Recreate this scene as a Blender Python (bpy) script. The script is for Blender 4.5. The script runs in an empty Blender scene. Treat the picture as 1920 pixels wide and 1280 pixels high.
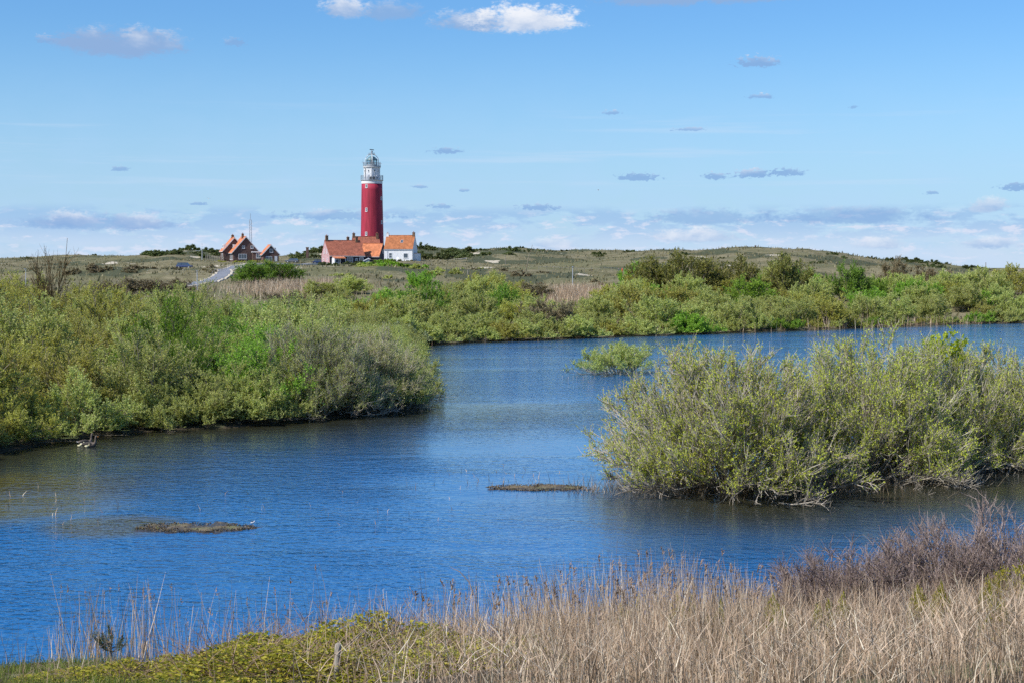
import bpy, math, random
import numpy as np
from mathutils import Vector, Matrix

# ------------------------------------------------------------------ camera, sky, sun
SC = bpy.context.scene
COL = SC.collection
F = 3000.0                       # focal length in photograph pixels (1920 wide)
CAMZ = 8.5                       # metres above the lake
PITCH = math.atan(140.0 / F)
cam_d = bpy.data.cameras.new('camera')
cam_d.sensor_width = 36.0
cam_d.lens = 36.0 * F / 1920.0
cam_d.clip_end = 30000
cam_d.clip_start = 0.1
cam = bpy.data.objects.new('camera', cam_d)
cam.location = (0, 0, CAMZ)
cam.rotation_euler = (math.pi / 2 - PITCH, 0, 0)
COL.objects.link(cam)
SC.camera = cam
SC.view_settings.view_transform = 'Standard'
SC.view_settings.look = 'None'
SC.view_settings.gamma = 1.0
SC.view_settings.use_curve_mapping = False
SC.view_settings.exposure = 0.38
SC.cycles.max_bounces = 7
SC.cycles.diffuse_bounces = 5
SC.cycles.glossy_bounces = 2
SC.cycles.transmission_bounces = 4
SC.cycles.transparent_max_bounces = 8
SC.cycles.use_adaptive_sampling = True
SC.cycles.adaptive_threshold = 0.02
SC.cycles.use_denoising = False

SUN_EL = math.radians(44)
SUN_AZ = math.radians(-121)      # measured from the view direction (+Y) towards +X
sun_dir = Vector((math.sin(SUN_AZ) * math.cos(SUN_EL), math.cos(SUN_AZ) * math.cos(SUN_EL), math.sin(SUN_EL)))
sun_d = bpy.data.lights.new('sun', 'SUN')
sun_d.energy = 4.2
sun_d.angle = math.radians(0.5)
sun_d.color = (1.0, 0.955, 0.88)
sun = bpy.data.objects.new('sun', sun_d)
sun.rotation_euler = (-sun_dir).to_track_quat('-Z', 'Y').to_euler()
sun.location = (-60, -40, 90)
COL.objects.link(sun)


class NG:
    """small helper for building node graphs"""
    def __init__(s, tree):
        s.t = tree
        s.n = tree.nodes
        s.l = tree.links

    def node(s, kind, **kw):
        n = s.n.new(kind)
        for k, v in kw.items():
            setattr(n, k, v)
        return n

    def put(s, sock, v):
        if v is None:
            return
        if isinstance(v, bpy.types.NodeSocket):
            s.l.new(v, sock)
        else:
            sock.default_value = v

    def m(s, op, a, b=None, c=None, clamp=False):
        n = s.n.new('ShaderNodeMath')
        n.operation = op
        n.use_clamp = clamp
        s.put(n.inputs[0], a)
        s.put(n.inputs[1], b)
        s.put(n.inputs[2], c)
        return n.outputs[0]

    def smooth(s, v, lo, hi, a=0.0, b=1.0):
        n = s.n.new('ShaderNodeMapRange')
        n.interpolation_type = 'SMOOTHSTEP'
        s.put(n.inputs['Value'], v)
        s.put(n.inputs['From Min'], lo)
        s.put(n.inputs['From Max'], hi)
        s.put(n.inputs['To Min'], a)
        s.put(n.inputs['To Max'], b)
        return n.outputs['Result']

    def mix(s, f, a, b, blend='MIX'):
        n = s.n.new('ShaderNodeMix')
        n.data_type = 'RGBA'
        n.blend_type = blend
        s.put(n.inputs[0], f)
        for sock, v in ((n.inputs[6], a), (n.inputs[7], b)):
            if isinstance(v, tuple) and len(v) == 3:
                v = v + (1.0,)
            s.put(sock, v)
        return n.outputs[2]

    def noise(s, vec, scale, detail=4.0, rough=0.55, dist=0.0):
        n = s.n.new('ShaderNodeTexNoise')
        s.put(n.inputs['Vector'], vec)
        n.inputs['Scale'].default_value = scale
        n.inputs['Detail'].default_value = detail
        n.inputs['Roughness'].default_value = rough
        n.inputs['Distortion'].default_value = dist
        return n.outputs['Fac']

    def xyz(s, a, b, c=0.0):
        n = s.n.new('ShaderNodeCombineXYZ')
        for i, v in enumerate((a, b, c)):
            s.put(n.inputs[i], v)
        return n.outputs[0]

    def sep(s, v):
        n = s.n.new('ShaderNodeSeparateXYZ')
        s.l.new(v, n.inputs[0])
        return n.outputs

    def ramp(s, f, stops):
        n = s.n.new('ShaderNodeValToRGB')
        e = n.color_ramp.elements
        while len(e) < len(stops):
            e.new(0.5)
        for i, (p, c) in enumerate(stops):
            e[i].position = p
            e[i].color = tuple(c) + (1.0,)
        s.put(n.inputs[0], f)
        return n.outputs[0]


def build_world():
    w = bpy.data.worlds.new('World')
    w.use_nodes = True
    g = NG(w.node_tree)
    g.n.clear()
    sky = g.node('ShaderNodeTexSky')
    sky.sky_type = 'NISHITA'
    sky.sun_disc = False
    sky.sun_elevation = SUN_EL
    sky.sun_rotation = SUN_AZ
    sky.altitude = 0
    sky.air_density = 1.15
    sky.dust_density = 0.3
    sky.ozone_density = 2.2
    hs = g.node('ShaderNodeHueSaturation')
    hs.inputs['Saturation'].default_value = 1.12
    hs.inputs['Value'].default_value = 1.0
    g.l.new(sky.outputs[0], hs.inputs['Color'])
    col = g.mix(1.0, hs.outputs[0], (0.68, 1.06, 1.53), 'MULTIPLY')      # the camera's cool white balance
    clear = col
    tc = g.node('ShaderNodeTexCoord')
    x, y, z = g.sep(tc.outputs['Generated'])
    az = g.m('MULTIPLY', g.m('ARCTAN2', x, y), F)          # "pixels" of azimuth
    el = g.m('MULTIPLY', g.m('ARCSINE', z), F)             # "pixels" of elevation
    azw = g.m('WRAP', az, 1250.0, -1250.0)                 # the same weather all round the horizon
    vec = g.xyz(g.m('MULTIPLY', az, 0.01), g.m('MULTIPLY', el, 0.018), 0.0)
    n1 = g.noise(vec, 2.4, 7, 0.62)
    n2 = g.noise(vec, 1.1, 5, 0.6, 0.4)
    nn1 = g.m('SUBTRACT', n1, 0.5)
    nn3 = g.m('SUBTRACT', g.noise(g.xyz(g.m('MULTIPLY', az, 0.04), g.m('MULTIPLY', el, 0.075), 5.0), 2.4, 5, 0.65), 0.5)
    nn2 = g.m('SUBTRACT', n2, 0.5)
    WHITE = (9.6, 9.8, 10.3)
    GREY = (2.5, 4.4, 7.7)
    MAUVE = (2.9, 4.6, 7.6)
    PALE = (7.6, 8.6, 10.0)

    def azel(px, py):
        return math.atan((px - 960) / F) * F, math.atan((500 - py) / F) * F

    # veil that brightens towards the horizon
    veil = g.smooth(el, 470.0, 10.0, 0.0, 0.85)
    veil = g.m('MULTIPLY', veil, g.m('ADD', 0.85, g.m('MULTIPLY', nn2, 0.5)))
    col = g.mix(veil, col, (4.9, 7.2, 10.4))
    # thin streaks
    sv = g.xyz(g.m('MULTIPLY', az, 0.0012), g.m('MULTIPLY', el, 0.03), 3.0)
    ns = g.noise(sv, 1.4, 4, 0.6)
    st = g.m('MULTIPLY', g.smooth(ns, 0.54, 0.72), g.m('MULTIPLY', g.smooth(el, 60.0, 200.0), g.smooth(el, 330.0, 230.0)))
    col = g.mix(g.m('MULTIPLY', st, 0.3), col, (6.6, 7.9, 9.8))
    # low bank of cumulus near the horizon
    hv = g.xyz(g.m('MULTIPLY', az, 0.0062), g.m('MULTIPLY', el, 0.021), 7.0)
    nb = g.noise(hv, 1.5, 6, 0.62, 0.2)
    hv2 = g.xyz(g.m('MULTIPLY', az, 0.0085), g.m('MULTIPLY', el, 0.026), 17.0)
    nb2 = g.noise(hv2, 2.0, 7, 0.66, 0.2)
    fade_top = g.smooth(el, 118.0, 96.0)
    d1 = g.m('MULTIPLY', g.smooth(nb, 0.44, 0.54), fade_top)
    d1 = g.m('MULTIPLY', d1, g.smooth(el, 25.0, 75.0))
    col = g.mix(g.m('MULTIPLY', d1, 0.85), col, (3.7, 5.9, 8.8))
    d2 = g.m('MULTIPLY', g.smooth(nb2, 0.51, 0.65), g.smooth(el, 112.0, 80.0))
    col = g.mix(g.m('MULTIPLY', d2, 0.8), col, (7.9, 8.3, 9.8))
    d3 = g.m('MULTIPLY', g.smooth(el, 100.0, 20.0), g.smooth(nb, 0.15, 0.6))
    col = g.mix(g.m('MULTIPLY', d3, 0.6), col, (7.0, 8.0, 9.8))
    clouds = [  # px, py, half width, half height, whiteness, opacity
        (225, 92, 135, 34, 0.22, 0.95), (285, 86, 80, 30, 0.4, 0.8), (170, 92, 70, 22, 0.1, 0.8), (446, 87, 28, 12, 0.12, 0.7), (90, 92, 20, 11, 0.05, 0.6),
        (652, 18, 56, 26, 0.8, 0.9), (735, 24, 75, 22, 0.3, 0.7), (890, 40, 90, 26, 0.5, 0.9),
        (985, 36, 120, 34, 0.92, 0.95), (1235, 0, 130, 22, 0.2, 0.85), (1400, -4, 165, 22, 0.2, 0.85), (1418, 122, 54, 15, 0.1, 0.85),
        (1420, 186, 34, 7, 0.1, 0.7), (1147, 213, 23, 6, 0.1, 0.7), (1295, 245, 46, 5, 0.12, 0.7),
        (836, 283, 44, 9, 0.12, 0.8), (1195, 332, 60, 11, 0.1, 0.8), (1337, 332, 32, 9, 0.1, 0.8),
        (1410, 326, 56, 13, 0.22, 0.85), (1472, 325, 44, 11, 0.12, 0.8), (1908, 356, 50, 11, 0.08, 0.8),
        (786, 350, 20, 5, 0.1, 0.7), (870, 357, 16, 5, 0.1, 0.7), (230, 322, 24, 6, 0.12, 0.7),
        (1010, 388, 52, 9, 0.1, 0.75), (826, 386, 30, 7, 0.1, 0.7), (375, 384, 24, 4, 0.12, 0.7),
        (1596, 208, 12, 5, 0.1, 0.6), (1745, 366, 18, 5, 0.1, 0.7), (1855, 388, 46, 18, 0.75, 0.7),
        (135, 412, 60, 20, 0.75, 0.85), (258, 416, 66, 20, 0.7, 0.85), (190, 418, 190, 19, 0.2, 0.6),
        (640, 402, 160, 14, 0.12, 0.6), (1600, 405, 190, 20, 0.22, 0.6), (1320, 405, 140, 20, 0.25, 0.6),
        (1310, 440, 110, 18, 0.8, 0.7), (1640, 455, 60, 16, 0.8, 0.6), (1040, 455, 60, 16, 0.75, 0.6), (1860, 455, 60, 16, 0.7, 0.6),
    ]
    for (px, py, a, b, wh, op) in clouds:
        a0, e0 = azel(px, py)
        dx = g.m('DIVIDE', g.m('SUBTRACT', azw, a0), float(a))
        dy = g.m('DIVIDE', g.m('SUBTRACT', el, e0 - 0.35 * b), float(b) * 1.25)
        dyy = g.m('MAXIMUM', dy, g.m('MULTIPLY', dy, -1.9))
        d = g.m('SQRT', g.m('ADD', g.m('MULTIPLY', dx, dx), g.m('MULTIPLY', dyy, dyy)))
        small = b < 16
        if small:
            dens = g.m('ADD', g.m('SUBTRACT', 0.80, d), g.m('ADD', g.m('MULTIPLY', nn3, 2.4), g.m('MULTIPLY', nn1, 0.9)))
            al = g.m('MULTIPLY', g.smooth(dens, 0.0, 0.36), op)
        else:
            dens = g.m('ADD', g.m('SUBTRACT', 0.92, d), g.m('ADD', g.m('MULTIPLY', nn1, 1.3), g.m('MULTIPLY', nn3, 0.9)))
            al = g.m('MULTIPLY', g.smooth(dens, -0.05, 0.5), op)
        lit = g.m('ADD', g.m('ADD', wh, g.m('MULTIPLY', dy, 0.55 if small else 0.4)), g.m('ADD', g.m('MULTIPLY', nn2, 1.1), g.m('MULTIPLY', nn1, 0.7)))
        cc = g.mix(g.smooth(lit, 0.1, 1.15) if small else g.smooth(lit, 0.3, 1.3), GREY if b < 21 else MAUVE, WHITE)
        col = g.mix(al, col, cc)
    # scattered cumulus above the view, unseen, its cover raised for more fill light
    zz = g.m('MAXIMUM', z, 0.08)
    pv = g.xyz(g.m('DIVIDE', x, zz), g.m('DIVIDE', y, zz), 1.3)
    nc = g.noise(pv, 1.1, 4, 0.6)
    up = g.m('MULTIPLY', g.smooth(nc, 0.55, 0.68), g.smooth(el, 620.0, 800.0))
    high = g.mix(g.m('MULTIPLY', up, 0.7), clear, PALE)
    bgs = []
    for cc in (high, col):
        bg = g.node('ShaderNodeBackground')
        g.l.new(cc, bg.inputs['Color'])
        bg.inputs['Strength'].default_value = 0.073
        bgs.append(bg)
    low = g.m('MULTIPLY', g.m('LESS_THAN', el, 600.0), g.m('GREATER_THAN', el, -30.0))
    mx = g.node('ShaderNodeMixShader')
    g.l.new(low, mx.inputs[0])
    g.l.new(bgs[0].outputs[0], mx.inputs[1])
    g.l.new(bgs[1].outputs[0], mx.inputs[2])
    out = g.node('ShaderNodeOutputWorld')
    g.l.new(mx.outputs[0], out.inputs['Surface'])
    SC.world = w


build_world()

# ------------------------------------------------------------------ general helpers
rng = np.random.default_rng(11)
random.seed(11)
CP, SP = math.cos(PITCH), math.sin(PITCH)


def at(px, py, Y):
    """point at world depth Y that lies on the sight line of a photograph pixel"""
    u, v = (px - 960) / F, (640 - py) / F
    d = Vector((u, CP + v * SP, -SP + v * CP))
    return Vector((0, 0, CAMZ)) + d * (Y / d.y)


def on_water(px, py):
    u, v = (px - 960) / F, (640 - py) / F
    d = Vector((u, CP + v * SP, -SP + v * CP))
    return Vector((0, 0, CAMZ)) + d * (CAMZ / -d.z)


def tag(o, label=None, cat=None, group=None, kind=None):
    if label:
        o['label'] = label
    if cat:
        o['category'] = cat
    if group:
        o['group'] = group
    if kind:
        o['kind'] = kind
    return o


def empty(name, loc, rz=0.0, sc=1.0):
    o = bpy.data.objects.new(name, None)
    o.empty_display_size = 0.2
    o.location = loc
    o.rotation_euler = (0, 0, rz)
    o.scale = (sc, sc, sc) if not isinstance(sc, tuple) else sc
    COL.objects.link(o)
    return o


def link(name, me, mat=None, parent=None):
    o = bpy.data.objects.new(name, me)
    if mat is not None and len(me.materials) == 0:
        me.materials.append(mat)
    COL.objects.link(o)
    if parent is not None:
        o.parent = parent
    return o


def np_mesh(name, V, faces, smooth=False):
    """V (n,3); faces: list of int arrays (m,k)"""
    me = bpy.data.meshes.new(name)
    V = np.asarray(V, dtype=np.float32)
    me.vertices.add(len(V))
    me.vertices.foreach_set('co', V.ravel())
    tot = sum(f.size for f in faces)
    cnt = sum(len(f) for f in faces)
    me.loops.add(tot)
    me.polygons.add(cnt)
    me.loops.foreach_set('vertex_index', np.concatenate([f.ravel() for f in faces]).astype(np.int32))
    sizes = np.concatenate([np.full(len(f), f.shape[1]) for f in faces])
    starts = np.concatenate([[0], np.cumsum(sizes)[:-1]])
    me.polygons.foreach_set('loop_start', starts.astype(np.int32))
    me.polygons.foreach_set('use_smooth', np.full(cnt, smooth))
    me.update(calc_edges=True)
    return me


class MB:
    def __init__(s):
        s.v = []
        s.f = []

    def add(s, vs, fs):
        b = len(s.v)
        s.v += [tuple(v) for v in vs]
        s.f += [tuple(i + b for i in f) for f in fs]
        return s

    def box(s, x0, x1, y0, y1, z0, z1):
        return s.add([(x0, y0, z0), (x1, y0, z0), (x1, y1, z0), (x0, y1, z0), (x0, y0, z1), (x1, y0, z1), (x1, y1, z1), (x0, y1, z1)],
                     [(0, 3, 2, 1), (4, 5, 6, 7), (0, 1, 5, 4), (1, 2, 6, 5), (2, 3, 7, 6), (3, 0, 4, 7)])

    def prism_x(s, prof, x0, x1):      # prof: (y,z) counter-clockwise
        n = len(prof)
        vs = [(x0, p[0], p[1]) for p in prof] + [(x1, p[0], p[1]) for p in prof]
        fs = [tuple(reversed(range(n))), tuple(range(n, 2 * n))]
        fs += [(i, (i + 1) % n, n + (i + 1) % n, n + i) for i in range(n)]
        return s.add(vs, fs)

    def rev(s, prof, n=32, cx=0.0, cy=0.0, a0=0.0):      # prof (r,z) bottom to top
        vs, fs = [], []
        for (r, z) in prof:
            for k in range(n):
                a = a0 + 2 * math.pi * k / n
                vs.append((cx + r * math.cos(a), cy + r * math.sin(a), z))
        for i in range(len(prof) - 1):
            for k in range(n):
                k2 = (k + 1) % n
                fs.append((i * n + k, i * n + k2, (i + 1) * n + k2, (i + 1) * n + k))
        fs.append(tuple(reversed(range(n))))
        fs.append(tuple(range((len(prof) - 1) * n, len(prof) * n)))
        return s.add(vs, fs)

    def tube(s, pts, r, n=5):
        pts = [Vector(p) for p in pts]
        rs = r if isinstance(r, (list, tuple)) else [r] * len(pts)
        vs, fs = [], []
        for i, p in enumerate(pts):
            d = (pts[min(i + 1, len(pts) - 1)] - pts[max(i - 1, 0)]).normalized()
            a = d.orthogonal().normalized() if abs(d.z) > 0.9 else d.cross(Vector((0, 0, 1))).normalized()
            b = d.cross(a)
            for k in range(n):
                t = 2 * math.pi * k / n
                vs.append(p + a * (math.cos(t) * rs[i]) + b * (math.sin(t) * rs[i]))
        for i in range(len(pts) - 1):
            for k in range(n):
                k2 = (k + 1) % n
                fs.append((i * n + k, i * n + k2, (i + 1) * n + k2, (i + 1) * n + k))
        fs.append(tuple(reversed(range(n))))
        fs.append(tuple(range((len(pts) - 1) * n, len(pts) * n)))
        return s.add(vs, fs)

    def mesh(s, name, smooth=False):
        me = bpy.data.meshes.new(name)
        me.from_pydata(s.v, [], s.f)
        if smooth:
            me.polygons.foreach_set('use_smooth', [True] * len(me.polygons))
        me.update()
        return me

    def build(s, name, mat, parent=None, smooth=False):
        return link(name, s.mesh(name, smooth), mat, parent)


NOISE = {}


def vnoise(x, y, seed=0):
    """vectorised value noise, -1..1"""
    if seed not in NOISE:
        NOISE[seed] = np.random.default_rng(seed).uniform(-1, 1, (256, 256))
    r = NOISE[seed]
    xi = np.floor(x).astype(int)
    yi = np.floor(y).astype(int)
    fx = x - xi
    fy = y - yi
    fx = fx * fx * (3 - 2 * fx)
    fy = fy * fy * (3 - 2 * fy)
    a = r[xi % 256, yi % 256]
    b = r[(xi + 1) % 256, yi % 256]
    c = r[xi % 256, (yi + 1) % 256]
    d = r[(xi + 1) % 256, (yi + 1) % 256]
    return (a * (1 - fx) + b * fx) * (1 - fy) + (c * (1 - fx) + d * fx) * fy


def fbm(x, y, seed=0, oct=4):
    s = 0
    a = 1.0
    for k in range(oct):
        s = s + a * vnoise(x * 2 ** k + 17.3 * k, y * 2 ** k + 5.1 * k, seed + k)
        a *= 0.5
    return s


# ------------------------------------------------------------------ materials
MATS = {}


def mat(name, color, rough=0.7, spec=0.3, var=0.15, scale=3.0, metal=0.0, bump=0.0, coord='Object', stretch=(1, 1, 1)):
    """plain surface with procedural mottling"""
    if name in MATS:
        return MATS[name]
    m = bpy.data.materials.new(name)
    m.use_nodes = True
    g = NG(m.node_tree)
    p = g.n['Principled BSDF']
    tc = g.node('ShaderNodeTexCoord')
    mp = g.node('ShaderNodeMapping')
    mp.inputs['Scale'].default_value = stretch
    g.l.new(tc.outputs[coord], mp.inputs[0])
    n = g.noise(mp.outputs[0], scale, 5, 0.6)
    lo = tuple(c * (1 - var) for c in color)
    hi = tuple(min(1, c * (1 + var)) for c in color)
    c = g.mix(g.smooth(n, 0.3, 0.7), lo, hi)
    g.l.new(c, p.inputs['Base Color'])
    p.inputs['Roughness'].default_value = rough
    p.inputs['Specular IOR Level'].default_value = spec
    p.inputs['Metallic'].default_value = metal
    if bump:
        b = g.node('ShaderNodeBump')
        b.inputs['Strength'].default_value = bump
        b.inputs['Distance'].default_value = 0.05
        g.l.new(n, b.inputs['Height'])
        g.l.new(b.outputs[0], p.inputs['Normal'])
    MATS[name] = m
    return m


def leaf_mat(name, stops, trans=0.3, objvar=0.25, rough=0.5, spec=0.25, gain=1.0, patch=0.0):
    stops = [(p_, tuple(min(0.75, q * gain) for q in c_)) for p_, c_ in stops]
    if name in MATS:
        return MATS[name]
    m = bpy.data.materials.new(name)
    m.use_nodes = True
    g = NG(m.node_tree)
    p = g.n['Principled BSDF']
    out = g.n['Material Output']
    geo = g.node('ShaderNodeNewGeometry')
    oi = g.node('ShaderNodeObjectInfo')
    c = g.ramp(geo.outputs['Random Per Island'], stops)
    hs = g.node('ShaderNodeHueSaturation')
    g.put(hs.inputs['Hue'], g.m('ADD', 0.5 - 0.03 * objvar, g.m('MULTIPLY', oi.outputs['Random'], 0.06 * objvar)))
    g.put(hs.inputs['Value'], g.m('ADD', 1 - objvar * 0.5, g.m('MULTIPLY', oi.outputs['Random'], objvar)))
    g.put(hs.inputs['Color'], c)
    col = hs.outputs[0]
    if patch:
        tc = g.node('ShaderNodeTexCoord')
        pn = g.smooth(g.noise(tc.outputs['Object'], 0.9, 4, 0.6), 0.35, 0.65, 1 - patch, 1 + patch * 0.45)
        pv = g.xyz(pn, pn, pn)
        col = g.mix(1.0, col, pv, 'MULTIPLY')
    g.l.new(col, p.inputs['Base Color'])
    p.inputs['Roughness'].default_value = rough
    p.inputs['Specular IOR Level'].default_value = spec
    if trans > 0:
        tr = g.node('ShaderNodeBsdfTranslucent')
        g.l.new(g.mix(1.0, col, (1.0, 1.0, 0.55), 'MULTIPLY'), tr.inputs['Color'])
        mx = g.node('ShaderNodeMixShader')
        mx.inputs[0].default_value = trans
        g.l.new(p.outputs[0], mx.inputs[1])
        g.l.new(tr.outputs[0], mx.inputs[2])
        g.l.new(mx.outputs[0], out.inputs['Surface'])
    MATS[name] = m
    return m


def ground_material():
    m = bpy.data.materials.new('dune_ground')
    m.use_nodes = True
    g = NG(m.node_tree)
    p = g.n['Principled BSDF']
    tc = g.node('ShaderNodeTexCoord')
    co = tc.outputs['Object']
    at_ = g.node('ShaderNodeAttribute')
    at_.attribute_name = 'zone'
    r, gg, b = [o for o in g.sep(at_.outputs['Color'])][:3]
    n_big = g.noise(co, 0.035, 5, 0.6)
    n_mid = g.noise(co, 0.22, 6, 0.65)
    n_fin = g.noise(co, 1.3, 6, 0.7)
    grass = g.mix(g.smooth(n_mid, 0.34, 0.66), (0.145, 0.13, 0.068), (0.255, 0.222, 0.13))
    grass = g.mix(g.m('MULTIPLY', g.smooth(n_big, 0.45, 0.62), 0.55), grass, (0.115, 0.125, 0.055))
    grass = g.mix(g.m('MULTIPLY', g.smooth(n_fin, 0.5, 0.75), 0.5), grass, (0.095, 0.095, 0.048))
    scrub = g.mix(n_fin, (0.05, 0.06, 0.03), (0.12, 0.125, 0.07))
    sand = g.mix(n_fin, (0.46, 0.40, 0.29), (0.62, 0.55, 0.42))
    mud = g.mix(n_fin, (0.05, 0.04, 0.026), (0.12, 0.095, 0.06))
    sm = g.smooth(g.m('ADD', r, g.m('ADD', g.m('MULTIPLY', g.m('SUBTRACT', n_fin, 0.5), 1.3), g.m('MULTIPLY', g.m('SUBTRACT', n_mid, 0.5), 1.2))), 0.45, 0.75)
    bm_ = g.smooth(g.m('ADD', b, g.m('MULTIPLY', g.m('SUBTRACT', n_mid, 0.5), 1.2)), 0.4, 0.65)
    c = g.mix(bm_, grass, scrub)
    c = g.mix(sm, c, sand)
    c = g.mix(g.smooth(gg, 0.3, 0.7), c, mud)
    g.l.new(c, p.inputs['Base Color'])
    p.inputs['Roughness'].default_value = 0.95
    p.inputs['Specular IOR Level'].default_value = 0.1
    bp = g.node('ShaderNodeBump')
    bp.inputs['Strength'].default_value = 0.6
    bp.inputs['Distance'].default_value = 0.4
    g.l.new(n_fin, bp.inputs['Height'])
    g.l.new(bp.outputs[0], p.inputs['Normal'])
    return m


def water_material():
    m = bpy.data.materials.new('lake_water')
    m.use_nodes = True
    g = NG(m.node_tree)
    p = g.n['Principled BSDF']
    tc = g.node('ShaderNodeTexCoord')
    co = tc.outputs['Object']
    x, y, z = g.sep(co)
    # wind from the left: crests run roughly across the view
    def wv(sx, sy, off):
        return g.xyz(g.m('MULTIPLY', x, sx), g.m('ADD', g.m('MULTIPLY', y, sy), off), off)
    n1 = g.noise(wv(2.2, 3.0, 0.0), 1.0, 2, 0.5, 0.35)
    n2 = g.noise(wv(5.6, 6.6, 4.0), 1.0, 1, 0.5, 0.25)
    n3 = g.noise(wv(0.6, 0.95, 9.0), 1.0, 2, 0.5)
    at_ = g.node('ShaderNodeAttribute')
    at_.attribute_name = 'silt_and_reflection'
    refl_mask = at_.outputs['Fac']
    gust = g.noise(wv(0.035, 0.085, 2.0), 1.0, 3, 0.55, 0.3)
    gust2 = g.smooth(gust, 0.36, 0.6, 0.4, 1.15)
    h = g.m('ADD', g.m('MULTIPLY', n1, 0.075), g.m('ADD', g.m('MULTIPLY', n2, 0.02), g.m('MULTIPLY', n3, 0.055)))
    # smooth water in the lee of the mud banks
    def patch(px, py, hx, hy):
        c = on_water(px, py)
        dx = g.m('DIVIDE', g.m('SUBTRACT', x, c.x), hx)
        dy = g.m('DIVIDE', g.m('SUBTRACT', y, c.y), hy)
        d = g.m('ADD', g.m('MULTIPLY', dx, dx), g.m('MULTIPLY', dy, dy))
        d = g.m('ADD', d, g.m('MULTIPLY', g.m('SUBTRACT', gust, 0.5), 2.2))
        return g.smooth(d, 1.4, 0.25)
    calm = g.m('MAXIMUM', patch(900, 908, 6.5, 4.5), g.m('MULTIPLY', patch(960, 850, 6.0, 11.0), 0.75))
    calm = g.m('MAXIMUM', calm, g.m('MULTIPLY', patch(90, 950, 4.0, 4.5), 0.8))
    h = g.m('MULTIPLY', h, g.m('MULTIPLY', gust2, g.m('SUBTRACT', 1.0, g.m('MULTIPLY', calm, 0.72))))
    h = g.m('MULTIPLY', h, g.m('SUBTRACT', 1.0, g.m('MULTIPLY', refl_mask, 0.35)))
    bp = g.node('ShaderNodeBump')
    bp.inputs['Strength'].default_value = 1.0
    bp.inputs['Distance'].default_value = 1.0
    g.l.new(h, bp.inputs['Height'])
    g.l.new(bp.outputs[0], p.inputs['Normal'])
    # silt in the shallows on the left and round the mud banks
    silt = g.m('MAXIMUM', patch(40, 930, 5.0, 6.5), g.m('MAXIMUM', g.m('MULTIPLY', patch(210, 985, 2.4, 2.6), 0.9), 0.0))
    base = g.mix(refl_mask, (0.012, 0.12, 0.31), (0.035, 0.034, 0.017))  # olive of the mirrored banks and willows, and silt, painted into the base
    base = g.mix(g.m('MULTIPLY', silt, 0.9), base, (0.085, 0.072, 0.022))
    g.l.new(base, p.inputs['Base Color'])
    p.inputs['Roughness'].default_value = 0.06
    p.inputs['IOR'].default_value = 1.333
    p.inputs['Specular IOR Level'].default_value = 0.5
    return m


# ------------------------------------------------------------------ lake outline and terrain
shore_px = [(-700, 1010), (-300, 915), (-90, 868), (0, 850), (100, 828), (200, 813), (300, 806), (400, 801), (500, 796), (600, 786),
            (700, 774), (765, 769), (790, 765), (795, 748), (790, 718), (785, 690), (782, 665), (783, 648), (850, 642.5), (1000, 637), (1100, 632.5),
            (1300, 626), (1500, 619), (1700, 611), (1800, 607.5), (1920, 605), (2200, 600), (2700, 604), (3600, 700), (3600, 1000), (2600, 1080),
            (2050, 1120), (1920, 1135), (1750, 1150), (1500, 1180), (1300, 1205), (1100, 1226), (900, 1236), (700, 1240), (500, 1249), (300, 1258),
            (0, 1268), (-400, 1280), (-900, 1290)]
LAKE = np.array([on_water(px, py)[:2] for px, py in shore_px])


def lake_sdf(x, y):
    x = np.asarray(x, float)
    y = np.asarray(y, float)
    d2 = np.full(x.shape, 1e18)
    ins = np.zeros(x.shape, bool)
    n = len(LAKE)
    for i in range(n):
        ax, ay = LAKE[i]
        bx, by = LAKE[(i + 1) % n]
        ex, ey = bx - ax, by - ay
        t = np.clip(((x - ax) * ex + (y - ay) * ey) / (ex * ex + ey * ey), 0, 1)
        d2 = np.minimum(d2, (x - ax - t * ex) ** 2 + (y - ay - t * ey) ** 2)
        c = ((ay > y) != (by > y)) & (x < (bx - ax) * (y - ay) / (by - ay + 1e-12) + ax)
        ins ^= c
    return np.where(ins, -1, 1) * np.sqrt(d2)


KPX = [-1500, -400, 0, 100, 200, 270, 300, 350, 400, 480, 560, 600, 660, 720, 780, 900, 1000, 1100, 1200, 1300, 1400, 1500, 1560, 1640, 1700, 1800, 1850, 1900, 2300, 3500]
PROF = {
    280: [546] * len(KPX),
    350: [526, 526, 526, 526, 525, 524, 524, 523, 521, 521, 522, 523, 525, 527, 528, 528, 528, 528, 526, 522, 520, 520, 521, 522, 523, 523, 522, 518, 518, 520],
    430: [510, 510, 510, 509, 508, 507, 506, 504, 503, 503, 505, 507, 509, 510, 512, 514, 514, 515, 513, 504, 500, 501, 505, 510, 513, 516, 517, 517, 517, 517],
    500: [500, 500, 500, 498, 497, 496, 494, 493, 494, 495, 496, 497, 497, 494, 491, 496, 495, 491, 484, 478, 474, 478, 484, 494, 500, 507, 510, 514, 515, 515],
    560: [494, 494, 494, 492, 491, 489, 486, 485, 488, 490, 490, 488, 486, 485, 484, 484, 483, 478, 471, 467.5, 465, 469, 474.5, 487, 493.5, 503, 507, 512.5, 515, 515],
    640: [489, 489, 489, 488, 487, 485, 480, 475, 480, 489, 481, 476, 473, 472, 471, 474, 473, 473, 472, 473, 476, 480, 485, 494, 499, 506, 509, 514, 515, 515],
    760: [488, 487, 487.5, 486, 484.5, 486, 487, 488, 489, 490, 487, 483, 478, 473, 470, 469.5, 470.5, 469.5, 476, 480, 484, 488, 490, 497, 501, 507, 510, 514, 515, 515],
}
KY = sorted(PROF)
KZ = np.array([[CAMZ + (500 - p) / F * Y for p in PROF[Y]] for Y in KY])
KY2 = np.array(KY + [1000, 2000, 9000], float)
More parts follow.
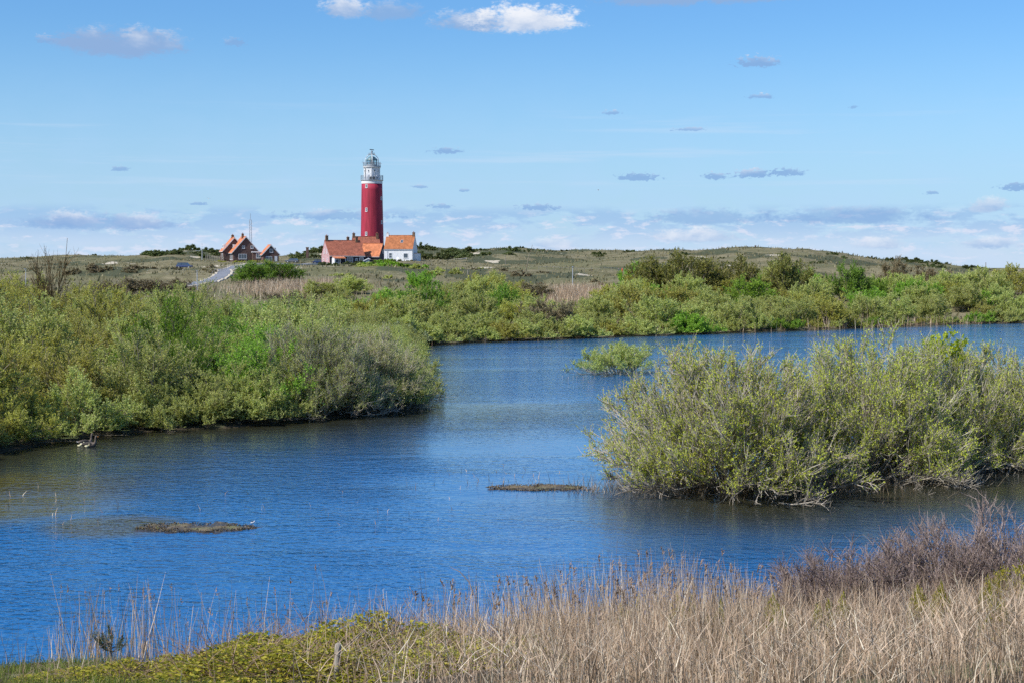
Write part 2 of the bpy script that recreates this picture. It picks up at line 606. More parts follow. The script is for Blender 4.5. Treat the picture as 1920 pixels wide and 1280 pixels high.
KZ2 = np.vstack([KZ, np.full(len(KPX), 2.5), np.full(len(KPX), -6.0), np.full(len(KPX), -52.0)])


def profile_z(px, Y):
    px = np.clip(px, KPX[0], KPX[-1])
    i = np.clip(np.searchsorted(KPX, px) - 1, 0, len(KPX) - 2)
    kp = np.array(KPX, float)
    t = (px - kp[i]) / (kp[i + 1] - kp[i])
    j = np.clip(np.searchsorted(KY2, Y) - 1, 0, len(KY2) - 2)
    s = np.clip((Y - KY2[j]) / (KY2[j + 1] - KY2[j]), 0, 1)
    s = s * 0.5 + 0.5 * s * s * (3 - 2 * s)
    z0 = KZ2[j, i] * (1 - t) + KZ2[j, i + 1] * t
    z1 = KZ2[j + 1, i] * (1 - t) + KZ2[j + 1, i + 1] * t
    return z0 * (1 - s) + z1 * s


def sstep(a, b, x):
    t = np.clip((x - a) / (b - a), 0, 1)
    return t * t * (3 - 2 * t)


def H(x, y):
    x = np.asarray(x, float)
    y = np.asarray(y, float)
    d = lake_sdf(x, y)
    out = np.maximum(d, 0)
    near = 0.12 * (1 - np.exp(-out / 0.5)) + 0.205 * out
    near = np.minimum(near, 6.9)
    bank = 0.3 * (1 - np.exp(-out / 1.0)) + 0.022 * out
    bank = np.minimum(bank, 3.2)
    fg = sstep(58, 42, y)
    z = near * fg + bank * (1 - fg)
    z = z + (d > 0) * np.minimum(out * 0.1, 0.18) * fbm(x / 3.0, y / 3.0, 3, 3)
    px = 960 + x / np.maximum(y, 60) * F
    zp = profile_z(px, np.maximum(y, 281.0))
    amp = sstep(290, 360, y) * (1 - 0.6 * sstep(900, 2000, y))
    amp = amp * (1 - 0.85 * np.exp(-(((px - 640) / 190) ** 2 + ((y - 520) / 40.0) ** 2)))
    zp = zp + amp * (1.3 * fbm(x / 34.0, y / 50.0, 21, 4) + 0.3 * fbm(x / 6.0, y / 9.0, 31, 3))
    w = sstep(215, 300, y - 0.02 * np.abs(x))
    w = np.where(d < 25, w * sstep(3, 25, d), w)
    z = z * (1 - w) + zp * w
    return np.where(d < 0, -np.minimum(0.03 - 0.1 * d, 1.3), np.maximum(z, 0.05 * np.minimum(out, 1)))


def hz(x, y):
    return float(H(np.array([x]), np.array([y]))[0])


def gpt(px, Y):
    """ground point on the bearing of column px at depth Y"""
    x = (px - 960) / F * Y / 0.9985
    return Vector((x, Y, hz(x, Y)))


def build_ground():
    us = np.concatenate([np.linspace(-1.3, -0.36, 26)[:-1], np.linspace(-0.36, 0.36, 330), np.linspace(0.36, 1.3, 26)[1:]])
    ys = np.concatenate([np.linspace(-60, 18, 22)[:-1], np.linspace(18, 44, 60)[:-1], np.linspace(44, 260, 84)[:-1],
                         np.linspace(260, 800, 140)[:-1], np.geomspace(800, 9000, 22)])
    U, Yg = np.meshgrid(us, ys)
    X = U * (Yg + 80)
    Z = H(X, Yg)
    nr, nc = X.shape
    idx = np.arange(nr * nc).reshape(nr, nc)
    Fq = np.stack([idx[:-1, :-1], idx[:-1, 1:], idx[1:, 1:], idx[1:, :-1]], -1).reshape(-1, 4)
    me = np_mesh('ground', np.stack([X, Yg, Z], -1).reshape(-1, 3), [Fq], True)
    x, y = X.ravel(), Yg.ravel()
    d = lake_sdf(x, y)
    px = 960 + x / np.maximum(y, 60) * F

    def blob(p0, y0, ws, wy):
        return np.exp(-(((px - p0) / ws) ** 2 + ((y - y0) / wy) ** 2))
    dune = sstep(300, 380, y)
    nz = fbm(x / 9.0, y / 16.0, 51, 4)
    sand = dune * sstep(0.86, 1.15, nz + 0.5 * blob(880, 560, 90, 60) + 0.5 * blob(1270, 520, 70, 30) + 0.45 * blob(1450, 500, 100, 50) + 0.4 * blob(240, 540, 80, 60))
    sand = np.maximum(sand, 1.3 * blob(430, 470, 55, 14))          # bank below the brick houses
    sand = np.maximum(sand, 1.25 * blob(610, 425, 75, 22))         # sandy clearing below the pink house
    sand = np.maximum(sand, 1.4 * blob(1960, 420, 130, 70))        # bare sand at the right end
    sand = np.maximum(sand, 0.5 * blob(1490, 330, 60, 18))
    sand = np.maximum(sand, 0.5 * blob(760, 380, 60, 12))
    mud = ((d > -2) & (d < 0.7)) * 1.0 * (y > 48) + (y < 48) * 0.85 * sstep(0.1, 0.5, fbm(x, y, 5, 3) + 0.5)
    scr = dune * sstep(0.1, 0.7, fbm(x / 14.0, y / 22.0, 71, 4) + 1.2 * blob(650, 640, 170, 60) + 0.9 * blob(860, 620, 90, 60) + 0.8 * blob(1720, 540, 110, 70) + 0.8 * blob(360, 620, 80, 40) + 0.9 * blob(250, 430, 120, 40) + 1.3 * blob(930, 680, 170, 70))
    scr = np.maximum(scr, ((y > 44) & (y < 200)) * 0.9)
    ca = me.color_attributes.new('zone', 'FLOAT_COLOR', 'POINT')
    ca.data.foreach_set('color', np.stack([sand, mud, scr, np.ones_like(d)], -1).astype(np.float32).ravel())
    o = link('ground', me, ground_material())
    tag(o, 'grassy dune land with sandy patches around the lake', kind='structure')


build_ground()


def build_water():
    xs, ys = np.linspace(-190, 230, 211), np.linspace(12, 300, 193)
    X, Yg = np.meshgrid(xs, ys)
    idx = np.arange(X.size).reshape(X.shape)
    Fq = np.stack([idx[:-1, :-1], idx[:-1, 1:], idx[1:, 1:], idx[1:, :-1]], -1).reshape(-1, 4)
    me = np_mesh('water', np.stack([X, Yg, 0 * X], -1).reshape(-1, 3), [Fq], True)
    x, y = X.ravel(), Yg.ravel()
    d = -lake_sdf(x, y)
    # silty shallows, plus dark bank and willow reflections painted into the water colour
    refl = np.exp(-(np.maximum(d, 0) / (np.where(y < 100, 13.0, 3.5))) ** 2) * sstep(52, 64, y)
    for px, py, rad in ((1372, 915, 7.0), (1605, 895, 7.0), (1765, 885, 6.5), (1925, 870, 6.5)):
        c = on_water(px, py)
        refl = np.maximum(refl, np.exp(-((x - c.x) ** 2 / rad ** 2 + (y - c.y + 4) ** 2 / (rad * 1.1) ** 2) ** 1.5))
    at_ = me.attributes.new('silt_and_reflection', 'FLOAT', 'POINT')
    at_.data.foreach_set('value', np.clip(refl, 0, 1).astype(np.float32))
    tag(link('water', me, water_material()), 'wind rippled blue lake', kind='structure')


build_water()
# ------------------------------------------------------------------ building materials
M_RED = mat('red_render', (0.34, 0.027, 0.050), 0.6, 0.3, 0.24, 1.1, stretch=(1, 1, 0.12))
M_WHITE = mat('white_paint', (0.72, 0.72, 0.72), 0.55, 0.3, 0.06, 1.5)
M_IRON = mat('grey_iron', (0.30, 0.33, 0.36), 0.5, 0.4, 0.2, 4)
M_DARKIRON = mat('dark_iron', (0.055, 0.06, 0.07), 0.5, 0.4, 0.2, 4)
M_PINK = mat('pink_brick', (0.47, 0.30, 0.30), 0.85, 0.2, 0.22, 2.2)
M_BROWN = mat('brown_brick', (0.13, 0.082, 0.07), 0.9, 0.2, 0.25, 2.2)
M_CHIM = mat('chimney_brick', (0.19, 0.12, 0.075), 0.9, 0.2, 0.35, 3)
M_TAR = mat('tarred_boards', (0.032, 0.032, 0.042), 0.7, 0.3, 0.3, 2.5, stretch=(1, 1, 6))
M_ZINC = mat('zinc', (0.42, 0.45, 0.50), 0.5, 0.4, 0.15, 3)
M_ASPH = mat('asphalt_road', (0.22, 0.23, 0.25), 0.9, 0.2, 0.15, 1.0)
M_WOOD = mat('weathered_wood', (0.26, 0.23, 0.19), 0.9, 0.15, 0.3, 6, stretch=(1, 1, 0.2))
M_BLUEGREY = mat('blue_grey_boards', (0.16, 0.24, 0.32), 0.7, 0.25, 0.2, 2.5)


def tile_mat(name, color):
    m = bpy.data.materials.new(name)
    m.use_nodes = True
    g = NG(m.node_tree)
    p = g.n['Principled BSDF']
    tc = g.node('ShaderNodeTexCoord')
    x, y, z = g.sep(tc.outputs['Object'])
    n = g.noise(tc.outputs['Object'], 1.1, 5, 0.65)
    n2 = g.noise(tc.outputs['Object'], 6.0, 3, 0.6)
    rows = g.m('SINE', g.m('MULTIPLY', z, 2 * math.pi / 0.28))
    cols = g.m('SINE', g.m('MULTIPLY', x, 2 * math.pi / 0.24))
    c = g.mix(g.smooth(n, 0.32, 0.68), tuple(q * 0.72 for q in color), tuple(min(1, q * 1.22) for q in color))
    c = g.mix(g.m('MULTIPLY', g.smooth(n2, 0.5, 0.72), 0.55), c, (color[0] * 0.5, color[1] * 0.55, color[2] * 0.7))
    hgt = g.m('ADD', g.m('MULTIPLY', rows, 0.5), g.m('MULTIPLY', cols, 0.5))
    b = g.node('ShaderNodeBump')
    b.inputs['Strength'].default_value = 0.7
    b.inputs['Distance'].default_value = 0.05
    g.l.new(hgt, b.inputs['Height'])
    g.l.new(b.outputs[0], p.inputs['Normal'])
    g.l.new(c, p.inputs['Base Color'])
    p.inputs['Roughness'].default_value = 0.75
    p.inputs['Specular IOR Level'].default_value = 0.25
    return m


M_TILE_RED = tile_mat('brown_red_tiles', (0.40, 0.135, 0.078))
M_TILE_OR = tile_mat('orange_tiles', (0.58, 0.205, 0.09))
M_TILE_YEL = tile_mat('lichen_orange_tiles', (0.45, 0.165, 0.065))


def glass_mat():
    m = bpy.data.materials.new('window_glass')
    m.use_nodes = True
    g = NG(m.node_tree)
    p = g.n['Principled BSDF']
    tc = g.node('ShaderNodeTexCoord')
    n = g.noise(tc.outputs['Object'], 1.2, 3, 0.6)
    g.l.new(g.mix(n, (0.02, 0.035, 0.05), (0.10, 0.13, 0.16)), p.inputs['Base Color'])
    p.inputs['Roughness'].default_value = 0.06
    p.inputs['Specular IOR Level'].default_value = 0.8
    return m


M_GLASS = glass_mat()
M_LANT = bpy.data.materials.new('lantern_glass')
M_LANT.use_nodes = True
_g = NG(M_LANT.node_tree)
_tr = _g.node('ShaderNodeBsdfTransparent')
_tr.inputs['Color'].default_value = (0.78, 0.9, 0.95, 1)
_gl = _g.node('ShaderNodeBsdfGlossy')
_gl.inputs['Roughness'].default_value = 0.05
_mx = _g.node('ShaderNodeMixShader')
_mx.inputs[0].default_value = 0.22
_g.l.new(_tr.outputs[0], _mx.inputs[1])
_g.l.new(_gl.outputs[0], _mx.inputs[2])
_g.l.new(_mx.outputs[0], _g.n['Material Output'].inputs['Surface'])


def window(parent, pos, rz, w, h, nx=1, ny=1, fr=0.12, name='window', fmat=None, pmat=None, out=0.06):
    """frame with bars, and one pane per light; local -Y looks outwards"""
    o = MB()
    o.box(-w / 2 - fr, -w / 2, -out, 0.02, -h / 2 - fr, h / 2 + fr)
    o.box(w / 2, w / 2 + fr, -out, 0.02, -h / 2 - fr, h / 2 + fr)
    o.box(-w / 2, w / 2, -out, 0.02, -h / 2 - fr, -h / 2)
    o.box(-w / 2, w / 2, -out, 0.02, h / 2, h / 2 + fr)
    o.box(-w / 2 - fr - 0.05, w / 2 + fr + 0.05, -out - 0.06, -out - 0.003, -h / 2 - fr - 0.06, -h / 2 - fr + 0.03)
    bw = 0.07
    for i in range(1, nx):
        xx = -w / 2 + w * i / nx
        o.box(xx - bw / 2, xx + bw / 2, -out + 0.008, 0.02, -h / 2, h / 2)
    for j in range(1, ny):
        zz = -h / 2 + h * j / ny
        o.box(-w / 2, w / 2, -out + 0.012, 0.02, zz - bw / 2, zz + bw / 2)
    fo = o.build(name, fmat or M_WHITE, parent)
    fo.location = pos
    fo.rotation_euler = (0, 0, rz)
    for i in range(nx):
        for j in range(ny):
            q = MB()
            x0 = -w / 2 + w * i / nx + (bw / 2 if i else 0)
            x1 = -w / 2 + w * (i + 1) / nx - (bw / 2 if i < nx - 1 else 0)
            z0 = -h / 2 + h * j / ny + (bw / 2 if j else 0)
            z1 = -h / 2 + h * (j + 1) / ny - (bw / 2 if j < ny - 1 else 0)
            q.box(x0, x1, -0.028, 0.015, z0, z1)
            q.build('pane', pmat or M_GLASS, fo)
    return fo


def chimney(parent, x, y, z0, z1, w=0.75, d=0.75, m=None, name='chimney'):
    c = MB()
    c.box(x - w / 2, x + w / 2, y - d / 2, y + d / 2, z0, z1)
    c.box(x - w / 2 - 0.07, x + w / 2 + 0.07, y - d / 2 - 0.07, y + d / 2 + 0.07, z1, z1 + 0.16)
    o = c.build(name, m or M_CHIM, parent)
    p = MB()
    p.rev([(0.14, z1 + 0.16), (0.12, z1 + 0.5)], 8, x, y)
    p.build('chimney_pot', M_TILE_RED, o if parent.parent is None else parent)
    return o


class House:
    def __init__(s, name, label, loc, rot, L, W, eave, ridge, wall_m, roof_m, cat='house', roff=0.0, over=0.25, gover=0.12, base=-2.5, group=None):
        s.L, s.W, s.eave, s.ridge, s.roff = L, W, eave, ridge, roff
        s.root = tag(empty(name, loc, rot), label, cat, group)
        w = MB()
        yr = roff
        w.prism_x([(-W / 2, base), (W / 2, base), (W / 2, eave), (yr, ridge), (-W / 2, eave)], -L / 2, L / 2)
        s.wall = w.build('wall', wall_m, s.root)
        r = MB()
        t = 0.16

        def eave_pt(side):
            sl = (ridge - eave) / abs(side * W / 2 - yr)
            return side * (W / 2 + over), eave - sl * over
        ef, eb = eave_pt(-1), eave_pt(1)
        g0 = 0.03
        r.prism_x([(ef[0], ef[1] + g0), (yr, ridge + g0 + 0.02), (eb[0], eb[1] + g0), (eb[0], eb[1] + t + g0), (yr, ridge + t + 0.1), (ef[0], ef[1] + t + g0)],
                  -L / 2 - gover, L / 2 + gover)
        r.box(-L / 2 - gover + 0.02, L / 2 + gover - 0.02, yr - 0.13, yr + 0.13, ridge + t + 0.03, ridge + t + 0.17)
        s.roof = r.build('roof', roof_m, s.root)
        s.over, s.gover, s.ef, s.eb, s.t = over, gover, ef, eb, t

    def gutter(s, m):
        for e in (s.ef, s.eb):
            b = MB()
            b.tube([(-s.L / 2 - 0.1, e[0], e[1] - 0.02), (s.L / 2 + 0.1, e[0], e[1] - 0.02)], 0.09, 6)
            b.build('gutter', m, s.root)

    def barge(s, m, ends=(-1, 1), h=0.28):
        for e in ends:
            b = MB()
            x = e * (s.L / 2 + s.gover)
            x0, x1 = (x - 0.05, x - 0.003 + 0.04) if e > 0 else (x - 0.04, x + 0.05)
            yr = s.roff
            b.prism_x([(s.ef[0] - 0.03, s.ef[1] - h + 0.16), (yr, s.ridge - h + 0.16), (s.eb[0] + 0.03, s.eb[1] - h + 0.16),
                       (s.eb[0] + 0.03, s.eb[1] + s.t + 0.07), (yr, s.ridge + s.t + 0.14), (s.ef[0] - 0.03, s.ef[1] + s.t + 0.07)], x0, x1)
            b.build('bargeboard', m, s.root)

    def win(s, face, u, z, w, h, nx=1, ny=1, **k):
        if face == 'front':
            return window(s.root, (u, -s.W / 2 - 0.004, z), 0, w, h, nx, ny, **k)
        if face == 'left':
            return window(s.root, (-s.L / 2 - 0.004, u, z), -math.pi / 2, w, h, nx, ny, **k)
        if face == 'right':
            return window(s.root, (s.L / 2 + 0.004, u, z), math.pi / 2, w, h, nx, ny, **k)

    def roof_z(s, y):
        yr = s.roff
        sl = (s.ridge - s.eave) / (s.W / 2 + yr) if y < yr else (s.ridge - s.eave) / (s.W / 2 - yr)
        return s.ridge - sl * abs(y - yr) + s.t

    def skylight(s, x, y, w=0.8, l=1.1):
        sl = math.atan2(s.ridge - s.eave, s.W / 2 + s.roff)
        fo = MB().box(-w / 2, w / 2, -l / 2, l / 2, 0, 0.12).build('skylight', M_ZINC, s.roof)
        fo.location = (x, y, s.roof_z(y) + 0.0)
        fo.rotation_euler = (sl, 0, 0)
        p = MB().box(-w / 2 + 0.09, w / 2 - 0.09, -l / 2 + 0.09, l / 2 - 0.09, 0.1, 0.135).build('skylight_pane', M_GLASS, s.roof)
        p.location = fo.location
        p.rotation_euler = fo.rotation_euler


# ------------------------------------------------------------------ lighthouse
def lighthouse():
    Y = 535.0
    k = Y / F

    def z(py):
        return CAMZ + (500 - py) * k
    ax = (698.3 - 960) * k
    zb = hz(ax, Y) - 0.3
    root = tag(empty('lighthouse', (ax, Y, zb)), 'tall round red lighthouse with white lantern house and glass dome', 'lighthouse')
    Z = lambda py: z(py) - zb
    r0, r1 = 4.02, 3.46
    zt = Z(346)
    seg = 14
    prof = [(r0 + (r1 - r0) * (i / seg) ** 0.85, -1.0 + (zt + 1.0) * i / seg) for i in range(seg + 1)]
    MB().rev(prof, 64).build('tower', M_RED, root, True)
    b = MB().rev([(r1 + 0.05, zt + 0.002), (r1 + 0.05, Z(341.2)), (r1 + 0.16, Z(340.6)), (r1 + 0.25, Z(340))], 64)
    b.build('white_band', M_WHITE, root)
    MB().rev([(3.2, Z(340.0)), (3.78, Z(339.9)), (3.82, Z(339.0)), (3.2, Z(338.95))], 48).build('lower_gallery', M_ZINC, root)

    def railing(name, rad, zlo, zhi, n, nr=3, pr=0.035):
        rl = MB()
        for j in range(nr):
            zz = zlo + (zhi - zlo) * (j + 1) / nr
            ring = [(rad * math.cos(2 * math.pi * i / 48), rad * math.sin(2 * math.pi * i / 48), zz) for i in range(49)]
            rl.tube(ring, 0.045 if j == nr - 1 else 0.03, 4)
        ro = rl.build(name, M_IRON, root)
        pm = None
        for i in range(n):
            a = 2 * math.pi * (i + 0.35) / n
            if pm is None:
                pm = MB().tube([(0, 0, zlo - 0.05), (0, 0, zhi + 0.03)], pr, 5).mesh('railing_post')
            p = link('railing_post', pm, M_IRON, ro)
            p.location = (rad * math.cos(a), rad * math.sin(a), 0)
    railing('lower_railing', 3.68, Z(338.95), Z(330.6), 20, 4, 0.06)
    # panels hung behind the lower railing
    for i in range(5):
        a = math.radians(-125 + i * 17)
        q = MB().box(-0.42, 0.42, -0.03, 0.03, 0, 0.95).build('railing_panel', M_DARKIRON if i in (2, 3) else M_ZINC, root)
        q.location = (3.52 * math.cos(a), 3.52 * math.sin(a), Z(338.8))
        q.rotation_euler = (0, 0, a + math.pi / 2)
    # eight-sided watch room, a corner towards the camera
    wr = 2.72
    a0 = math.radians(-90 + 2)
    MB().rev([(wr, Z(338.9)), (wr, Z(317.4)), (wr + 0.12, Z(317.0)), (wr + 0.12, Z(316.3))], 8, a0=a0).build('watch_room', M_WHITE, root)
    for i in range(8):
        a = a0 + math.pi / 8 + i * math.pi / 4
        rr = wr * math.cos(math.pi / 8) + 0.004
        for zz, ww, hh in ((Z(322.3), 0.4, 0.62),):
            window(root, (rr * math.cos(a), rr * math.sin(a), zz), a + math.pi / 2, ww, hh, 1, 1, fr=0.08)
        p = MB()
        p.box(-0.8, -0.72, -0.045, 0.01, Z(338.5), Z(318.2)).box(0.72, 0.8, -0.045, 0.01, Z(338.5), Z(318.2))
        p.box(-0.72, 0.72, -0.045, 0.01, Z(327.6), Z(327.1))
        p.box(-0.04, 0.04, -0.04, 0.01, Z(338.5), Z(327.7))
        po = p.build('wall_panel', M_WHITE, root)
        po.location = (rr * math.cos(a), rr * math.sin(a), 0)
        po.rotation_euler = (0, 0, a + math.pi / 2)
        if i in (5, 7):
            d = MB().box(-0.34, 0.34, -0.05, 0.01, Z(338.4), Z(329.4)).build('door', M_ZINC, root)
            d.location = po.location
            d.rotation_euler = po.rotation_euler
    # drain pipe on the left face
    MB().tube([(-2.05, -1.95, Z(338.8)), (-2.05, -1.95, Z(317))], 0.1, 6).build('drain_pipe', M_DARKIRON, root)
    MB().rev([(2.5, Z(316.3)), (2.86, Z(315.9)), (2.95, Z(315.2)), (2.95, Z(314.2)), (2.4, Z(314.1))], 40).build('upper_gallery', M_WHITE, root)
    MB().rev([(2.0, Z(314.1)), (2.98, Z(314.0)), (3.0, Z(312.6)), (2.0, Z(312.5))], 40).build('gallery_edge', M_IRON, root)
    railing('upper_railing', 2.86, Z(312.5), Z(306.8), 18, 3, 0.04)
    # lantern
    lr = 1.78
    MB().rev([(lr, Z(312.5)), (lr, Z(310.4)), (lr - 0.1, Z(310.3))], 24).build('lantern_base', M_IRON, root)
    zl0, zl1 = Z(310.3), Z(302.0)
    nb = 12
    for i in range(nb):
        a, a2 = 2 * math.pi * i / nb, 2 * math.pi * (i + 1) / nb
        q = MB()
        p0 = Vector((lr * 0.985 * math.cos(a), lr * 0.985 * math.sin(a), 0))
        p1 = Vector((lr * 0.985 * math.cos(a2), lr * 0.985 * math.sin(a2), 0))
        q.add([(p0.x, p0.y, zl0), (p1.x, p1.y, zl0), (p1.x, p1.y, zl1), (p0.x, p0.y, zl1)], [(0, 1, 2, 3)])
        q.build('lantern_pane', M_LANT, root)
        MB().tube([(p0.x, p0.y, zl0), (p0.x, p0.y, zl1)], 0.055, 5).build('lantern_mullion', M_DARKIRON, root)
    ring = [(lr * math.cos(2 * math.pi * i / 24), lr * math.sin(2 * math.pi * i / 24), (zl0 + zl1) / 2) for i in range(25)]
    MB().tube(ring, 0.045, 4).build('lantern_ring', M_DARKIRON, root)
    lens = MB().rev([(0.3, zl0), (0.62, zl0 + 0.3), (0.78, (zl0 + zl1) / 2), (0.62, zl1 - 0.3), (0.25, zl1)], 16)
    lens.build('lens', mat('lens_brass', (0.10, 0.11, 0.10), 0.25, 0.6, 0.2, 6), root, True)
    dome = MB().rev([(lr + 0.16, Z(302.1)), (lr + 0.18, Z(301.5)), (1.62, Z(299.2)), (1.25, Z(296.9)), (0.75, Z(295.2)), (0.28, Z(294.4)), (0.2, Z(293.2)), (0.08, Z(292.8))], 32)
    dome.build('lantern_roof', mat('slate_blue_metal', (0.13, 0.21, 0.22), 0.4, 0.5, 0.2, 2), root, True)
    # white arches over the dome that carry the radar
    for aa in (8, 98):
        a = math.radians(aa)
        R = 2.2
        pts = [(R * math.cos(a), R * math.sin(a), Z(312.4))]
        zs = Z(303.0)
        rh = Z(290.8) - zs
        for i in range(17):
            t = math.pi * i / 16
            pts.append((R * math.cos(t) * math.cos(a), R * math.cos(t) * math.sin(a), zs + rh * math.sin(t)))
        pts.append((-R * math.cos(a), -R * math.sin(a), Z(312.4)))
        MB().tube(pts, 0.13, 6).build('arch', M_WHITE, root, True)
    MB().rev([(0.62, Z(291.2)), (0.66, Z(290.2)), (0.5, Z(290.0))], 16).build('radar_platform', M_IRON, root)
    rr = MB()
    for i in range(9):
        a = 2 * math.pi * i / 8
        if i < 8:
            rr.tube([(0.95 * math.cos(a), 0.95 * math.sin(a), Z(291)), (1.0 * math.cos(a), 1.0 * math.sin(a), Z(288.6))], 0.03, 4)
    rr.tube([(1.0 * math.cos(2 * math.pi * i / 16), 1.0 * math.sin(2 * math.pi * i / 16), Z(288.6)) for i in range(17)], 0.03, 4)
    rr.tube([(0.98 * math.cos(2 * math.pi * i / 16), 0.98 * math.sin(2 * math.pi * i / 16), Z(290.6)) for i in range(17)], 0.04, 4)
    rr.build('radar_railing', M_IRON, root)
    MB().rev([(0.3, Z(290.1)), (0.24, Z(287)), (0.36, Z(286.6)), (0.36, Z(285.2)), (0.12, Z(284.8)), (0.1, Z(283))], 12).build('radar_mast', M_IRON, root)
    bar = MB().box(-0.72, 0.72, -0.12, 0.12, -0.13, 0.13).build('radar_bar', M_DARKIRON, root)
    bar.location = (0, 0, Z(282.4))
    bar.rotation_euler = (0, math.radians(6), math.radians(15))
    for xx, yb, yt in ((-2.95, 309, 299.5), (2.9, 309, 304.5), (-1.0, 292, 288), (0.85, 292, 287.5)):
        MB().tube([(xx, -0.3, Z(yb)), (xx, -0.3, Z(yt))], 0.045, 4).box(xx - 0.4, xx + 0.4, -0.33, -0.27, Z((yb + yt) / 2 + 1.5) - 0.05, Z((yb + yt) / 2 + 1.5) + 0.05).build('antenna', M_IRON, root)
    # tower windows with arched white surrounds
    for py in (350.8, 394.6, 439.3):
        zz = Z(py)
        rad = r0 + (r1 - r0) * ((zz + 1) / (zt + 1)) ** 0.85
        a = math.radians(-90 - 26)
        window(root, (rad * math.cos(a) * 0.995, rad * math.sin(a) * 0.995, zz), a + math.pi / 2, 0.52, 0.98, 1, 2, fr=0.13, out=0.1)
    for py in (373.0, 417.4):
        zz = Z(py)
        rad = r0 + (r1 - r0) * ((zz + 1) / (zt + 1)) ** 0.85
        a = math.radians(-90 + 65)
        window(root, (rad * math.cos(a) * 0.995, rad * math.sin(a) * 0.995, zz), a + math.pi / 2, 0.52, 0.98, 1, 2, fr=0.13, out=0.1)
    a = math.radians(-90 - 26)
    d = MB().box(-0.55, 0.55, -0.08, 0.02, 0, 0.3).build('lintel', M_ZINC, root)
    d.location = (3.93 * math.cos(a), 3.93 * math.sin(a), Z(446.5))
    d.rotation_euler = (0, 0, a + math.pi / 2)


lighthouse()


